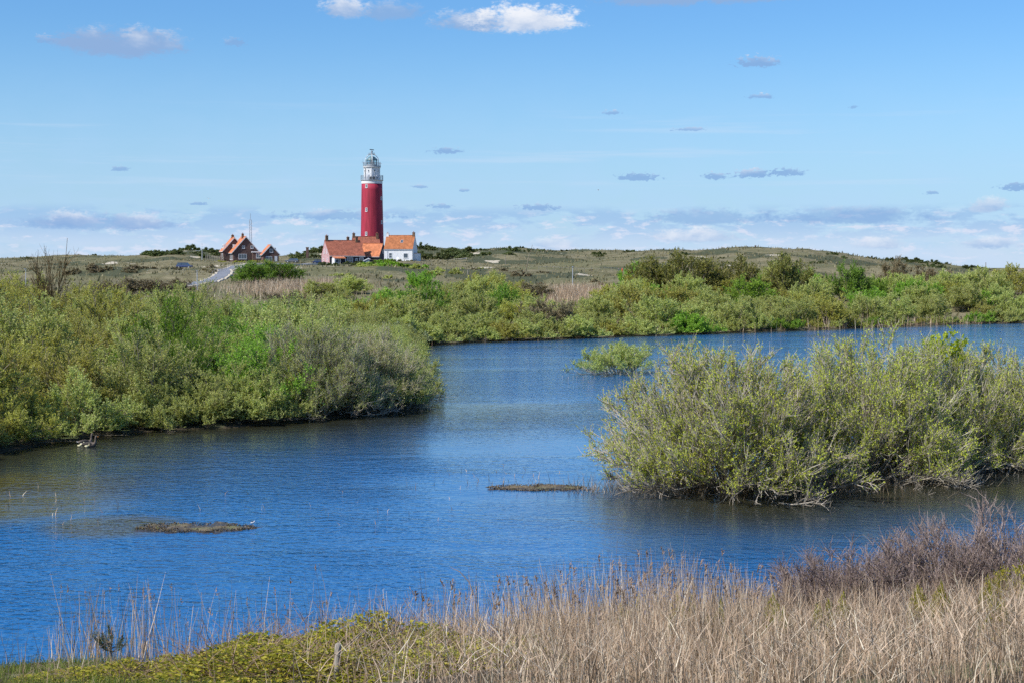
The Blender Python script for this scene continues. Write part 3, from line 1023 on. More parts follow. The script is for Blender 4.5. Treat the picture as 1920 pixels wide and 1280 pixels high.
# ------------------------------------------------------------------ cottages round the lighthouse
def cottages():
    # pink gable, tarred long side
    c = at(643.5, 500, 506)
    zb = CAMZ + (500 - 498.5) * 506 / F
    h = House('cottage', 'cottage with pink brick gable, black front and orange porch roof below the lighthouse', (c.x, c.y, zb), math.radians(26), 11.6, 7.4, 3.2, 7.75, M_TAR, M_TILE_RED, roff=0.7)
    yr = h.roff
    pg = MB().prism_x([(-3.69, -2.4), (3.69, -2.4), (3.69, 3.2), (yr, 7.72), (-3.69, 3.2)], -5.86, -5.803)
    tag(pg.build('gable', M_PINK, h.root), 'pale pink brick gable')
    h.gutter(M_WHITE)
    for u in (-1.2, 1.1):
        h.win('left', -u - 0.2, 4.5, 0.55, 1.15, 1, 2, out=0.13)
    for u in (-1.9, 1.6):
        h.win('left', -u, 1.5, 0.6, 1.35, 1, 2, out=0.13)
    h.win('front', 0.9, 1.55, 1.7, 1.7, 2, 2)
    h.win('front', 3.1, 1.6, 0.45, 1.15)
    h.win('front', 4.75, 1.5, 1.15, 1.8, 1, 2)
    chimney(h.roof, -5.2, yr, 7.0, 9.3, 0.8, 0.8)
    chimney(h.roof, 2.2, yr + 0.9, 6.6, 8.9, 0.7, 0.7)
    c3 = chimney(h.roof, 4.6, yr - 0.4, 6.6, 8.9, 0.75, 0.7, M_CHIM)
    # porch
    p = MB().prism_x([(-6.3, 2.15), (-6.3, 2.3), (-3.65, 3.0), (-3.65, 2.85)], -5.1, -1.3)
    po = p.build('porch', M_TILE_OR, h.root)
    for x in (-5.0, -3.2, -1.45):
        MB().box(x - 0.08, x + 0.08, -6.2, -6.04, -1.0, 2.16).build('porch_post', M_WHITE, po)
    MB().box(-5.08, -5.0, -6.1, -3.72, 0.2, 2.5).build('porch_screen', M_WHITE, po)
    window(po, (-4.2, -6.1, 1.0), 0, 1.0, 1.9, 1, 2, name='porch_window')
    MB().box(-3.0, -2.0, -3.76, -3.71, -0.2, 2.05).build('door', M_WOOD, h.root)
    MB().prism_x([(-4.6, 0.55), (-4.6, 0.67), (4.2, 0.67), (4.2, 0.55)], -7.3, -5.9).build('lean_to_roof', M_TILE_RED, h.root)

    # house behind, only its roof shows
    c = at(686, 500, 520)
    zb = CAMZ + (500 - 492) * 520 / F
    h = House('cottage', 'rear cottage with brown red roof between the pink gabled cottage and the tower', (c.x, c.y, zb), math.radians(14), 8.6, 7.0, 3.6, 8.05, M_TAR, M_TILE_RED)
    h.gutter(M_ZINC)
    chimney(h.roof, -3.9, 0, 7.2, 9.2, 0.8, 0.8)
    chimney(h.roof, 3.7, -0.3, 7.2, 9.2, 0.75, 0.75)
    h.win('front', -1.0, 1.7, 1.0, 1.3, 1, 2)
    # bright orange low barn roof
    c = at(700, 500, 513)
    zb = CAMZ + (500 - 489.5) * 513 / F
    h = House('barn', 'low barn with bright orange tiled roof and dark gable beside the tower', (c.x, c.y, zb), math.radians(-16), 6.6, 6.4, 1.6, 5.3, M_TAR, M_TILE_OR, 'barn', over=0.35)
    h.gutter(M_ZINC)
    h.win('right', 0.0, 2.9, 0.5, 0.9, 1, 2)
    h.barge(M_TAR, (1,))
    # white cottage
    c = at(751.5, 489, 506)
    zb = CAMZ + (500 - 489.3) * 506 / F
    h = House('cottage', 'white plastered cottage with lichen orange roof right of the lighthouse', (c.x, c.y, zb), math.radians(-9), 9.2, 6.6, 3.75, 7.75, M_WHITE, M_TILE_YEL, gover=0.03, over=0.2)
    h.gutter(M_ZINC)
    h.win('front', -2.55, 1.6, 0.85, 1.5, 1, 2)
    h.win('front', 2.35, 1.55, 1.3, 1.35, 1, 1)
    chimney(h.roof, -4.2, 0, 7.0, 8.55, 0.8, 0.7, M_WHITE)
    chimney(h.roof, 4.2, 0, 7.0, 8.75, 0.75, 0.75)
    h.skylight(0.75, -1.55)
    MB().tube([(4.45, -3.42, 3.6), (4.45, -3.42, -0.5)], 0.05, 5).build('downpipe', M_ZINC, h.root)
    MB().tube([(-3.5, -3.42, 3.6), (-3.5, -3.42, -0.5)], 0.05, 5).build('downpipe', M_ZINC, h.root)
    a = MB().box(4.61, 6.0, -1.6, 1.9, -1.5, 2.3).build('annex', M_WHITE, h.root)
    MB().box(4.612, 6.1, -1.7, 2.0, 2.303, 2.42).build('annex_roof', M_TILE_RED, a)
    dsh = MB().rev([(0.05, 0.0), (0.3, 0.06), (0.42, 0.16)], 16)
    ds = dsh.build('satellite_dish', M_WHITE, h.root)
    ds.location = (-0.1, -3.9, 0.7)
    ds.rotation_euler = (math.radians(70), 0, 0)
    MB().tube([(-0.1, -3.85, 0.7), (-0.1, -3.3, 0.7)], 0.03, 4).build('dish_bracket', M_IRON, h.root)
    # low dark shed and small blue shed
    c = at(707, 495, 503)
    zb = CAMZ + (500 - 496.5) * 503 / F
    s = tag(empty('shed', (c.x, c.y, zb), math.radians(6)), 'low black flat roofed shed in front of the barn', 'shed')
    MB().box(-2.4, 2.4, -1.5, 1.5, -1.0, 1.5).build('wall', M_TAR, s)
    MB().box(-2.6, 2.6, -1.75, 1.75, 1.503, 1.65).build('roof', mat('rust_felt', (0.16, 0.10, 0.10), 0.8, 0.2, 0.2, 2), s)
    window(s, (-0.3, -1.504, 0.7), 0, 0.8, 0.6)
    c = at(691, 495, 503)
    h = House('shed', 'small blue grey shed with white trim beside the black shed', (c.x, c.y, CAMZ + (500 - 496.5) * 503 / F), math.radians(92), 2.4, 2.7, 1.15, 1.75, M_BLUEGREY, M_ZINC, 'shed', base=-1.0)
    h.barge(M_WHITE, (-1,), 0.2)

    # brick double house on the left
    rot = math.radians(-71)
    zb = CAMZ + (500 - 489) * 545 / F
    c = at(457, 490, 549)
    # local x runs along the ridge; +x end is the gable that faces the camera
    h = House('house', 'dark brick gabled house with orange roof and white bargeboards, nearest of the brick pair', (c.x, c.y, zb), rot, 10.0, 8.6, 3.1, 8.0, M_BROWN, M_TILE_OR, over=0.55, gover=0.3)
    h.barge(M_WHITE)
    h.gutter(M_WHITE)
    h.win('right', -0.9, 4.55, 0.75, 0.75)
    h.win('right', 2.0, 4.55, 0.75, 0.75)
    h.win('right', -1.2, 1.35, 2.6, 1.5, 3, 1)
    chimney(h.roof, 1.2, -0.5, 7.2, 9.0, 0.9, 0.7)
    dm = MB().box(-2.6, -0.6, -3.4, -1.7, 4.2, 5.5).build('dormer', M_WHITE, h.root)
    window(dm, (-1.6, -3.404, 4.95), 0, 1.5, 0.7, 2, 1)
    h.win('front', -1.0, 1.3, 2.2, 1.8, 3, 1)
    h.win('front', 2.3, 1.3, 1.6, 1.9, 2, 1)
    c2 = at(437, 490, 553.5)
    h = House('house', 'brick house with orange roof half hidden behind the nearest brick house', (c2.x, c2.y, zb - 0.3), rot, 7.0, 7.6, 3.8, 8.1, M_BROWN, M_TILE_OR, over=0.4, gover=0.3)
    h.barge(M_WHITE)
    h.gutter(M_WHITE)
    chimney(h.roof, -0.5, 0, 7.4, 9.0, 1.0, 0.8)
    dm = MB().box(-0.6, 1.6, -3.5, -1.9, 4.4, 5.9).build('dormer', M_WHITE, h.root)
    window(dm, (0.5, -3.504, 5.2), 0, 1.6, 0.8, 2, 1)
    h.win('front', 0.8, 1.8, 2.0, 1.6, 2, 1)
    # flat link and small gabled annexe
    c = at(484, 492, 542)
    s = tag(empty('entrance_building', (c.x, c.y, zb), math.radians(12)), 'flat roofed brick entrance between the two gabled brick houses', 'building')
    MB().box(-1.9, 2.6, -1.5, 2.5, -2.5, 2.7).build('wall', M_BROWN, s)
    MB().box(-2.1, 2.8, -1.75, 2.7, 2.703, 3.05).build('roof', M_WHITE, s)
    window(s, (0.0, -1.504, 1.6), 0, 1.2, 1.4, 2, 1)
    window(s, (1.8, -1.504, 1.9), 0, 0.55, 0.6)
    c = at(505.5, 495, 540)
    zb2 = CAMZ + (500 - 492.5) * 540 / F
    h = House('house', 'small brick house with steep orange roof right of the flat entrance', (c.x, c.y, zb2), math.radians(-72), 6.0, 5.2, 2.9, 5.7, M_BROWN, M_TILE_OR, over=0.45, gover=0.3)
    h.barge(M_WHITE)
    h.gutter(M_WHITE)
    h.win('right', 0.1, 3.9, 0.95, 1.0)
    h.win('right', -0.7, 1.2, 1.9, 1.4, 2, 1)
    MB().box(3.003, 3.06, 1.2, 2.1, -1.2, 2.1).build('door', M_WHITE, h.root)
    MB().box(-0.5, 0.7, 1.0, 2.1, 3.6, 4.9).build('dormer', M_ZINC, h.root)


cottages()


def lattice_mast():
    c = at(470, 460, 575)
    zb = hz(c.x, c.y)
    k = 575 / F
    top = CAMZ + (500 - 401) * k - zb
    root = tag(empty('lattice_mast', (c.x, c.y, zb)), 'thin grey steel lattice mast standing behind the brick houses', 'mast')
    w = 0.36
    cs = [(w, w), (-w, w), (-w, -w), (w, -w)]
    for (x, y) in cs:
        MB().tube([(x, y, -0.5), (x, y, top - 2.2)], 0.06, 4).build('upright', M_ZINC, root)
    n = 30
    br = MB()
    for i in range(n):
        z0, z1 = (top - 2.2) * i / n, (top - 2.2) * (i + 1) / n
        for j in range(4):
            a, b = cs[j], cs[(j + 1) % 4]
            if i % 2:
                a, b = b, a
            br.tube([(a[0], a[1], z0), (b[0], b[1], z1)], 0.035, 3)
    br.build('bracing', M_ZINC, root)
    MB().tube([(0, 0, top - 2.4), (0, 0, top)], 0.07, 5).build('top_pole', M_IRON, root)


lattice_mast()


def brick_pillar():
    c = gpt(577.5, 590)
    k = 590 / F
    zb = CAMZ + (500 - 477) * k
    root = tag(empty('brick_pillar', (c.x, c.y, zb)), 'square brown brick pillar on the scrubby mound left of the cottages', 'pillar')
    MB().box(-0.45, 0.45, -0.45, 0.45, -2.5, 2.3).build('shaft', M_BROWN, root)
    MB().box(-0.55, 0.55, -0.55, 0.55, 2.3, 2.55).build('cap', M_CHIM, root)


brick_pillar()


def car(name, label, px, py, Y, rz, paint, group=None, L=4.3, van=False):
    c = at(px, py, Y)
    zg = hz(c.x, c.y)
    root = tag(empty(name, (c.x, c.y, zg), rz), label, 'car', group)
    pm = mat('paint_' + label[:12].replace(' ', '_'), paint, 0.3, 0.5, 0.05, 2)
    b = MB()
    W = 0.86
    hl = L / 2
    b.prism_x([(-W, 0.28), (W, 0.28), (W + 0.03, 0.6), (W - 0.05, 0.88), (-W + 0.05, 0.88), (-W - 0.03, 0.6)], -hl, hl)
    b.build('body', pm, root)
    top = 1.65 if van else 1.45
    xr, xf = (-hl + 0.15, hl - 1.35) if van else (-hl + 0.4, hl - 1.4)
    cab = MB()
    y0, y1 = 0.78, 0.62
    cab.add([(xr, -y0, 0.88), (xf + 0.5, -y0, 0.88), (xf + 0.5, y0, 0.88), (xr, y0, 0.88), (xr + 0.25, -y1, top - 0.06), (xf - 0.2, -y1, top - 0.06), (xf - 0.2, y1, top - 0.06), (xr + 0.25, y1, top - 0.06)],
            [(0, 3, 2, 1), (4, 5, 6, 7), (0, 1, 5, 4), (1, 2, 6, 5), (2, 3, 7, 6), (3, 0, 4, 7)])
    cab.build('windows', M_GLASS, root)
    MB().box(xr + 0.22, xf - 0.17, -y1 - 0.02, y1 + 0.02, top - 0.058, top).build('roof', pm, root)
    for x in ((xr + xf) / 2 - 0.1,):
        for s in (-1, 1):
            MB().tube([(x, s * 0.79, 0.86), (x, s * 0.64, top - 0.03)], 0.05, 4).build('pillar', pm, root)
    wm = mat('tyre', (0.02, 0.02, 0.02), 0.8, 0.2, 0.1, 5)
    for x in (-hl + 0.8, hl - 0.85):
        for s in (-1, 1):
            w = MB()
            w.tube([(x, s * 0.72, 0.31), (x, s * 0.9, 0.31)], 0.31, 14)
            wo = w.build('wheel', wm, root)
            MB().tube([(x, s * 0.88, 0.31), (x, s * 0.91, 0.31)], 0.19, 10).build('rim', M_ZINC, wo)
    for s in (-1, 1):
        MB().box(hl - 0.04, hl + 0.02, s * 0.62 - 0.16, s * 0.62 + 0.16, 0.58, 0.74).build('headlight', M_WHITE, root)
        MB().box(-hl - 0.02, -hl + 0.04, s * 0.66 - 0.12, s * 0.66 + 0.12, 0.58, 0.8).build('tail_light', mat('tail_red', (0.3, 0.01, 0.01), 0.3), root)
    return root


car('parked_car', 'dark blue car parked beside the pink gable', 598.5, 488, 512, math.radians(8), (0.02, 0.045, 0.13))
car('parked_car', 'dark grey car parked between the brick houses and the pink gabled cottage', 548, 489, 522, math.radians(172), (0.09, 0.10, 0.115))
car('parked_car', 'blue van on the sandy lane left of the brick houses', 346, 497, 470, math.radians(-6), (0.03, 0.05, 0.13), van=True, L=4.6)

# road with sandy verge, left of the houses
ROAD = []


def road():
    pts = [(330, 300), (385, 325), (402, 345), (418, 372), (424, 400), (418, 432), (470, 455), (540, 470), (640, 485)]
    P = []
    for i in range(len(pts) - 1):
        for t in np.linspace(0, 1, 8, endpoint=False):
            P.append((pts[i][0] * (1 - t) + pts[i + 1][0] * t, pts[i][1] * (1 - t) + pts[i + 1][1] * t))
    xs = [((p[0] - 960) / F * p[1], p[1]) for p in P]
    ROAD.extend(xs)
    for lift, hw, name, m, lab in ((0.05, 2.1, 'verge', mat('sand_verge', (0.56, 0.49, 0.37), 0.95, 0.1, 0.2, 0.8), 'pale sandy verge beside the road'), (0.11, 1.45, 'road', M_ASPH, 'narrow grey road climbing to the houses')):
        V, Fc = [], []
        for i, (x, y) in enumerate(xs):
            a, b = xs[max(0, i - 1)], xs[min(len(xs) - 1, i + 1)]
            dx, dy = b[0] - a[0], b[1] - a[1]
            l = math.hypot(dx, dy)
            nx, ny = -dy / l, dx / l
            zc = max(hz(x + s * nx * 2.7, y + s * ny * 2.7) for s in (-1, 0, 1)) + lift + 0.1
            for s in (-1, 1):
                V.append((x + s * nx * hw, y + s * ny * hw, zc))
            for s in (-1, 1):
                V.append((x + s * nx * (hw + 0.25), y + s * ny * (hw + 0.25), zc - 1.0))
            if i:
                q = 4 * i
                Fc += [(q - 4, q - 3, q + 1, q), (q - 2, q - 4, q, q + 2), (q - 3, q - 1, q + 3, q + 1)]
        o = MB().add(V, Fc).build(name, m)
        tag(o, lab, kind='structure')


road()


def post(px, Y, py_top, r, label, name='post', m=None, group=None, lamp=False):
    c = gpt(px, Y)
    top = at(px, py_top, Y).z - c.z
    o = MB().tube([(0, 0, -0.3), (0, 0, top)], [r, r * 0.8], 7)
    if lamp:
        root = tag(empty(name, c), label, 'lamp post', group)
        o.build('pole', m or M_ZINC, root)
        MB().box(-0.16, 0.16, -0.5, 0.12, top - 0.03, top + 0.12).build('lamp_head', M_IRON, root)
        return root
    o.box(-r * 1.15, r * 1.15, -r * 1.15, r * 1.15, top - 0.002, top + 0.08)
    ob = o.build(name, m or M_WOOD)
    ob.location = c
    return tag(ob, label, 'post', group)


post(50.5, 290, 505, 0.075, 'slim grey lamp post at the far left beside the bare tree', 'lamp_post', lamp=True)
post(371, 290, 508, 0.085, 'slim grey lamp post beside the bend of the road', 'lamp_post', lamp=True)
post(1073.5, 300, 501, 0.08, 'slim grey lamp post behind the far thicket, taller of the two on the right', 'lamp_post', lamp=True)
post(877.5, 320, 506, 0.15, 'weathered wooden post standing in the dune grass right of the white cottage')
post(1415, 556, 461, 0.3, 'squat brown marker post on the crest of the right hill', m=M_CHIM)
post(1846, 545, 493, 0.14, 'small marker post on the end of the right ridge', m=M_WOOD)
post(948, 500, 481, 0.1, 'thin post with a white board on the dune slope', m=M_WOOD)
wp = post(380.5, 560, 458, 0.09, 'thin white pole left of the brick houses', 'flag_pole', m=M_WHITE)


def fence(name, label, pts, n, hgt, r, m):
    root = tag(empty(name, gpt(*pts[0])), label, 'fence')
    inv = root.location
    tops = []
    for i in range(n):
        t = i / (n - 1) * (len(pts) - 1)
        j = min(int(t), len(pts) - 2)
        t -= j
        px = pts[j][0] * (1 - t) + pts[j + 1][0] * t
        Y = pts[j][1] * (1 - t) + pts[j + 1][1] * t
        c = gpt(px, Y)
        h = hgt * random.uniform(0.9, 1.1)
        MB().tube([(0, 0, -0.3), (random.uniform(-.05, .05), 0, h)], r, 5).build('post', m, root).location = c - inv
        tops.append(c - inv + Vector((0, 0, h * 0.85)))
    MB().tube(tops, 0.02, 3).build('wire', M_IRON, root)


fence('post_fence', 'row of pale posts along the bank left of the brick houses', [(388, 552), (421, 548)], 11, 2.0, 0.14, M_WOOD)
fence('post_fence', 'wire fence with short posts along the upper side of the road', [(380, 330), (398, 365), (415, 400), (428, 440), (470, 465)], 22, 1.1, 0.07, M_WOOD)
fence('post_fence', 'low wire fence running across the dune valley on the right', [(1010, 430), (1100, 432), (1180, 434), (1260, 440)], 20, 1.0, 0.06, M_WOOD)


def person(label, px, Y, py_feet, coat, trousers, lean=0.0):
    """small distant walker, one skinned body"""
    c = gpt(px, Y)
    me = bpy.data.meshes.new('person')
    V = [(0, 0, 0.95), (0, 0, 1.2), (0, 0, 1.42), (0, 0, 1.53), (0, 0.02, 1.66), (0, 0.02, 1.76),
         (-0.19, 0, 1.4), (-0.25, 0.04, 1.12), (-0.24, 0.12, 0.88), (0.19, 0, 1.4), (0.25, -0.03, 1.12), (0.24, 0.02, 0.88),
         (-0.1, 0, 0.88), (-0.11, 0.1, 0.48), (-0.11, 0.02, 0.06), (-0.11, 0.15, 0.04), (0.1, 0, 0.88), (0.11, -0.02, 0.48), (0.11, -0.16, 0.1), (0.11, -0.04, 0.04)]
    E = [(0, 1), (1, 2), (2, 3), (3, 4), (4, 5), (2, 6), (6, 7), (7, 8), (2, 9), (9, 10), (10, 11), (0, 12), (12, 13), (13, 14), (14, 15), (0, 16), (16, 17), (17, 18), (18, 19)]
    Rr = [.16, .16, .16, .06, .1, .09, .08, .065, .05, .08, .065, .05, .1, .075, .05, .05, .1, .075, .05, .05]
    me.from_pydata(V, E, [])
    o = link('person', me)
    sk = o.modifiers.new('skin', 'SKIN')
    me.skin_vertices[0].data[0].use_root = True
    for i, r in enumerate(Rr):
        me.skin_vertices[0].data[i].radius = (r, r * 0.85)
    ss = o.modifiers.new('sub', 'SUBSURF')
    ss.levels = ss.render_levels = 1
    m = bpy.data.materials.new('walker_clothes')
    m.use_nodes = True
    g = NG(m.node_tree)
    tc = g.node('ShaderNodeTexCoord')
    x, y, z = g.sep(tc.outputs['Object'])
    cc = g.mix(g.smooth(z, 0.8, 0.84), trousers, coat)
    cc = g.mix(g.smooth(z, 1.5, 1.53), cc, (0.5, 0.3, 0.22))
    cc = g.mix(g.smooth(z, 1.69, 1.71), cc, (0.06, 0.04, 0.03))
    p = g.n['Principled BSDF']
    g.l.new(cc, p.inputs['Base Color'])
    p.inputs['Roughness'].default_value = 0.8
    me.materials.append(m)
    o.location = c
    o.rotation_euler = (0, 0, math.radians(-80))
    tag(o, label, 'person', 'walkers on the dune path')


person('walker in dark blue clothes on the dune path', 1160, 425, 517, (0.02, 0.03, 0.07), (0.02, 0.025, 0.04))
person('walker in orange red jacket on the dune path', 1166, 425, 517, (0.75, 0.09, 0.02), (0.5, 0.08, 0.03))

# ------------------------------------------------------------------ growing things
def unit(v):
    return v / np.maximum(np.linalg.norm(v, axis=-1, keepdims=True), 1e-9)


def grow(r, P, D, L, nseg, wig, up):
    pts = [P]
    d = D
    for i in range(nseg):
        d = unit(d + r.normal(0, wig, d.shape) + np.array([0, 0, up]))
        pts.append(pts[-1] + d * (L / nseg)[:, None])
    return np.stack(pts, 1)


def branch(r, poly, k, t0, t1, ang0, ang1):
    n, m, _ = poly.shape
    t = r.uniform(t0, t1, (n, k)) * (m - 1)
    j = np.minimum(t.astype(int), m - 2)
    f = (t - j)[..., None]
    ii = np.arange(n)[:, None]
    a, b = poly[ii, j], poly[ii, j + 1]
    P = a * (1 - f) + b * f
    D = unit(b - a)
    q = r.normal(0, 1, D.shape)
    q = unit(q - (q * D).sum(-1, keepdims=True) * D)
    an = np.radians(r.uniform(ang0, ang1, (n, k)))[..., None]
    return P.reshape(-1, 3), (D * np.cos(an) + q * np.sin(an)).reshape(-1, 3), (t / (m - 1)).reshape(-1)


def tubes(poly, r0, r1, sides=3):
    n, m, _ = poly.shape
    d = np.empty_like(poly)
    d[:, 1:-1] = poly[:, 2:] - poly[:, :-2]
    d[:, 0] = poly[:, 1] - poly[:, 0]
    d[:, -1] = poly[:, -1] - poly[:, -2]
    d = unit(d)
    ref = np.where(np.abs(d[..., 2:3]) > 0.9, np.array([1.0, 0, 0]), np.array([0, 0, 1.0]))
    a = unit(np.cross(d, ref))
    b = np.cross(d, a)
    t = np.linspace(0, 1, m)[None, :, None]
    rad = np.asarray(r0).reshape(-1, 1, 1) * (1 - t) + np.asarray(r1).reshape(-1, 1, 1) * t
    ring = [poly + rad * (a * math.cos(2 * math.pi * k / sides) + b * math.sin(2 * math.pi * k / sides)) for k in range(sides)]
    V = np.stack(ring, 2)
    idx = np.arange(n * m * sides).reshape(n, m, sides)
    Fs = []
    for k in range(sides):
        k2 = (k + 1) % sides
        Fs.append(np.stack([idx[:, :-1, k], idx[:, :-1, k2], idx[:, 1:, k2], idx[:, 1:, k]], -1).reshape(-1, 4))
    return V.reshape(-1, 3), np.concatenate(Fs)


def leaves_at(r, P, D, size, wid=0.42, spread=1.0, upb=0.9):
    n = len(P)
    d = unit(D + r.normal(0, spread, D.shape) + np.array([0, 0, 0.1]))
    q = r.normal(0, 1, d.shape) + np.array([0, 0, upb])
    s = unit(np.cross(d, q))
    nn = np.cross(s, d)
    l = (size * r.uniform(0.6, 1.3, n))[:, None]
    mid = P + d * l * 0.45
    V = np.stack([P, mid + s * l * wid * 0.5 + nn * l * 0.06, P + d * l, mid - s * l * wid * 0.5 + nn * l * 0.06], 1)
    idx = np.arange(n * 4).reshape(n, 4)
    return V.reshape(-1, 3), idx


def join(parts):
    V, Fc, b = [], [], 0
    for v, f in parts:
        V.append(v)
        Fc.append(f + b)
        b += len(v)
    return np.concatenate(V), Fc


def bush(seed, nmain, base_r, HH, WW, nsec, ntwig, nleaf, leaf, r0=0.03, tw=0.45, spread=80, up=0.05, lsp=0.9, inner=0.25, wid=0.42, low=0.0, wig=0.12, bare=0.0, twr=1.0, even=False):
    """multi-stemmed shrub: dome HH high, WW half wide. Returns stem mesh, leaf mesh"""
    r = np.random.default_rng(seed)
    th = np.radians(spread) * r.uniform(low, 1, nmain) ** (0.68 if even else 0.5)
    ph = r.uniform(0, 2 * np.pi, nmain)
    hx = np.stack([np.cos(ph), np.sin(ph)], -1)
    lob = 1 + 0.18 * np.sin(2 * ph + r.uniform(0, 6)) + 0.12 * np.sin(3 * ph + r.uniform(0, 6)) + r.normal(0, 0.06, nmain)
    if even:
        lob = 1 + (lob - 1) * 0.5
    tip = np.concatenate([hx * (WW * np.sin(th) * lob)[:, None], (HH * np.cos(th) * lob ** 0.6)[:, None]], -1)
    L = np.linalg.norm(tip, axis=1) * r.uniform(0.86 if even else 0.72, 1.0, nmain)
    P = np.concatenate([hx * (base_r * r.uniform(0, 1, nmain) * np.sin(th) ** 0.5)[:, None], np.full((nmain, 1), -0.25)], -1)
    D = unit(tip + np.array([0, 0, 0.0]))
    D = unit(D - np.array([0, 0, up * 2.0]))
    m1 = grow(r, P, D, L, 7, wig * 0.8, up)
    P2, D2, t2 = branch(r, m1, nsec, inner, 0.97, 15, 42)
    L2 = np.repeat(L, nsec) * 0.42 * (1.15 - t2) * r.uniform(0.7, 1.3, len(t2)) + 0.25 * tw
    m2 = grow(r, P2, unit(D2 + np.array([0, 0, 0.12])), L2, 4, wig, 0.06)
    P3, D3, t3 = branch(r, m2, ntwig, 0.15, 1.0, 18, 50)
    L3 = tw * r.uniform(0.5, 1.3, len(t3))
    m3 = grow(r, P3, unit(D3 + np.array([0, 0, 0.15])), L3, 3, wig, 0.08)
    for m in (m1, m2, m3):
        m[..., 2] = np.maximum(m[..., 2], -0.25 + 0.02 * np.abs(m[..., 0]))
    parts = [tubes(m1, np.full(len(m1), r0) * r.uniform(0.6, 1.2, len(m1)), np.full(len(m1), r0 * 0.3), 4)]
    parts.append(tubes(m2, np.full(len(m2), r0 * 0.42 * twr), np.full(len(m2), r0 * 0.2 * twr)))
    parts.append(tubes(m3, np.full(len(m3), r0 * 0.24 * twr), np.full(len(m3), r0 * 0.12 * twr)))
    V, Fc = join(parts)
    stem = np_mesh('stems', V, Fc)
    lf = None
    if nleaf > 0:
        keep = r.uniform(0, 1, len(m3)) >= bare
        P4, D4, t4 = branch(r, m3[keep], nleaf, 0.1, 1.0, 20, 60)
        Vl, Fl = leaves_at(r, P4, D4, leaf, wid, lsp)
        if even:
            kq = Vl.reshape(-1, 4, 3)[:, :, 2].min(1) > 0.3 + 0.5 * r.uniform(0, 1, len(Fl))
            Vl = Vl.reshape(-1, 4, 3)[kq].reshape(-1, 3)
            Fl = np.arange(len(Vl)).reshape(-1, 4)
        Vl[:, 2] = np.maximum(Vl[:, 2], 0.02)
        lf = np_mesh('leaves', Vl, [Fl])
    return stem, lf


BARK_G = leaf_mat('willow_bark', [(0, (0.21, 0.18, 0.135)), (0.5, (0.39, 0.345, 0.27)), (1, (0.55, 0.49, 0.41))], 0.0, 0.2, 0.9, 0.1)
BARK_D = leaf_mat('dark_bark', [(0, (0.12, 0.10, 0.072)), (1, (0.32, 0.27, 0.20))], 0.0, 0.2, 0.9, 0.1)
BARK_O = leaf_mat('ochre_twigs', [(0, (0.13, 0.09, 0.04)), (1, (0.26, 0.19, 0.09))], 0.0, 0.2, 0.9, 0.1)
BARK_P = leaf_mat('purple_twigs', [(0, (0.12, 0.085, 0.075)), (0.6, (0.25, 0.185, 0.165)), (1, (0.42, 0.33, 0.29))], 0.0, 0.2, 0.8, 0.15)
LF_NEAR = leaf_mat('fresh_willow_leaf', [(0, (0.15, 0.18, 0.02)), (0.5, (0.26, 0.30, 0.03)), (1, (0.36, 0.37, 0.055))], 0.45, 0.15, gain=2.35)
LF_GREY = leaf_mat('grey_willow_leaf', [(0, (0.10, 0.116, 0.035)), (0.5, (0.17, 0.188, 0.06)), (1, (0.245, 0.255, 0.10))], 0.48, 0.28, gain=3.1)
LF_OLIVE = leaf_mat('olive_leaf', [(0, (0.10, 0.102, 0.026)), (0.5, (0.16, 0.158, 0.038)), (1, (0.225, 0.215, 0.058))], 0.48, 0.28, gain=3.1)
LF_GREEN = leaf_mat('green_leaf', [(0, (0.055, 0.10, 0.012)), (0.6, (0.105, 0.175, 0.02)), (1, (0.17, 0.25, 0.035))], 0.42, 0.35, gain=2.8)
LF_DOLIVE = leaf_mat('dark_olive_leaf', [(0, (0.085, 0.09, 0.024)), (0.5, (0.135, 0.135, 0.034)), (1, (0.20, 0.19, 0.05))], 0.4, 0.2, gain=1.9)
LF_DGREEN = leaf_mat('deep_green_leaf', [(0, (0.05, 0.095, 0.012)), (0.6, (0.095, 0.165, 0.02)), (1, (0.16, 0.24, 0.035))], 0.4, 0.2, gain=2.1)
LF_SILVER = leaf_mat('silver_leaf', [(0, (0.13, 0.155, 0.085)), (1, (0.26, 0.29, 0.17))], 0.35, 0.3, gain=1.9)
LF_SCRUB = leaf_mat('dune_scrub_leaf', [(0, (0.03, 0.042, 0.015)), (0.6, (0.06, 0.075, 0.024)), (1, (0.105, 0.11, 0.045))], 0.3, 0.5, gain=2.2)
LF_BROWN = leaf_mat('brown_bud', [(0, (0.16, 0.13, 0.07)), (1, (0.33, 0.27, 0.16))], 0.2, 0.3)
LF_BRAM = leaf_mat('bramble_leaf', [(0, (0.14, 0.17, 0.02)), (0.55, (0.40, 0.38, 0.035)), (0.9, (0.66, 0.57, 0.08)), (1, (0.34, 0.18, 0.07))], 0.4, 0.2)


def put_bush(meshes, mats_, name, label, cat, loc, rz, sc, group=None, parts=('stems', 'leaves')):
    root = tag(empty(name, loc, rz, sc), label, cat, group)
    for me, m, nm in zip(meshes, mats_, parts):
        if me is None:
            continue
        o = bpy.data.objects.new(nm, me)
        if len(me.materials) == 0:
            me.materials.append(m)
        COL.objects.link(o)
        o.parent = root
        o.material_slots[0].link = 'OBJECT'
        o.material_slots[0].material = m
    return root


# --- the big willows standing in the water on the right
NW = [bush(101, 190, 1.3, 5.3, 5.5, 11, 9, 6, 0.085, 0.04, 0.5, 88, 0.012, 0.8, 0.3, 0.5, bare=0.12, twr=1.15, even=True),
      bush(102, 160, 1.2, 5.1, 4.8, 11, 9, 6, 0.085, 0.036, 0.5, 86, 0.015, 0.8, 0.3, 0.5, bare=0.12, twr=1.15, even=True)]


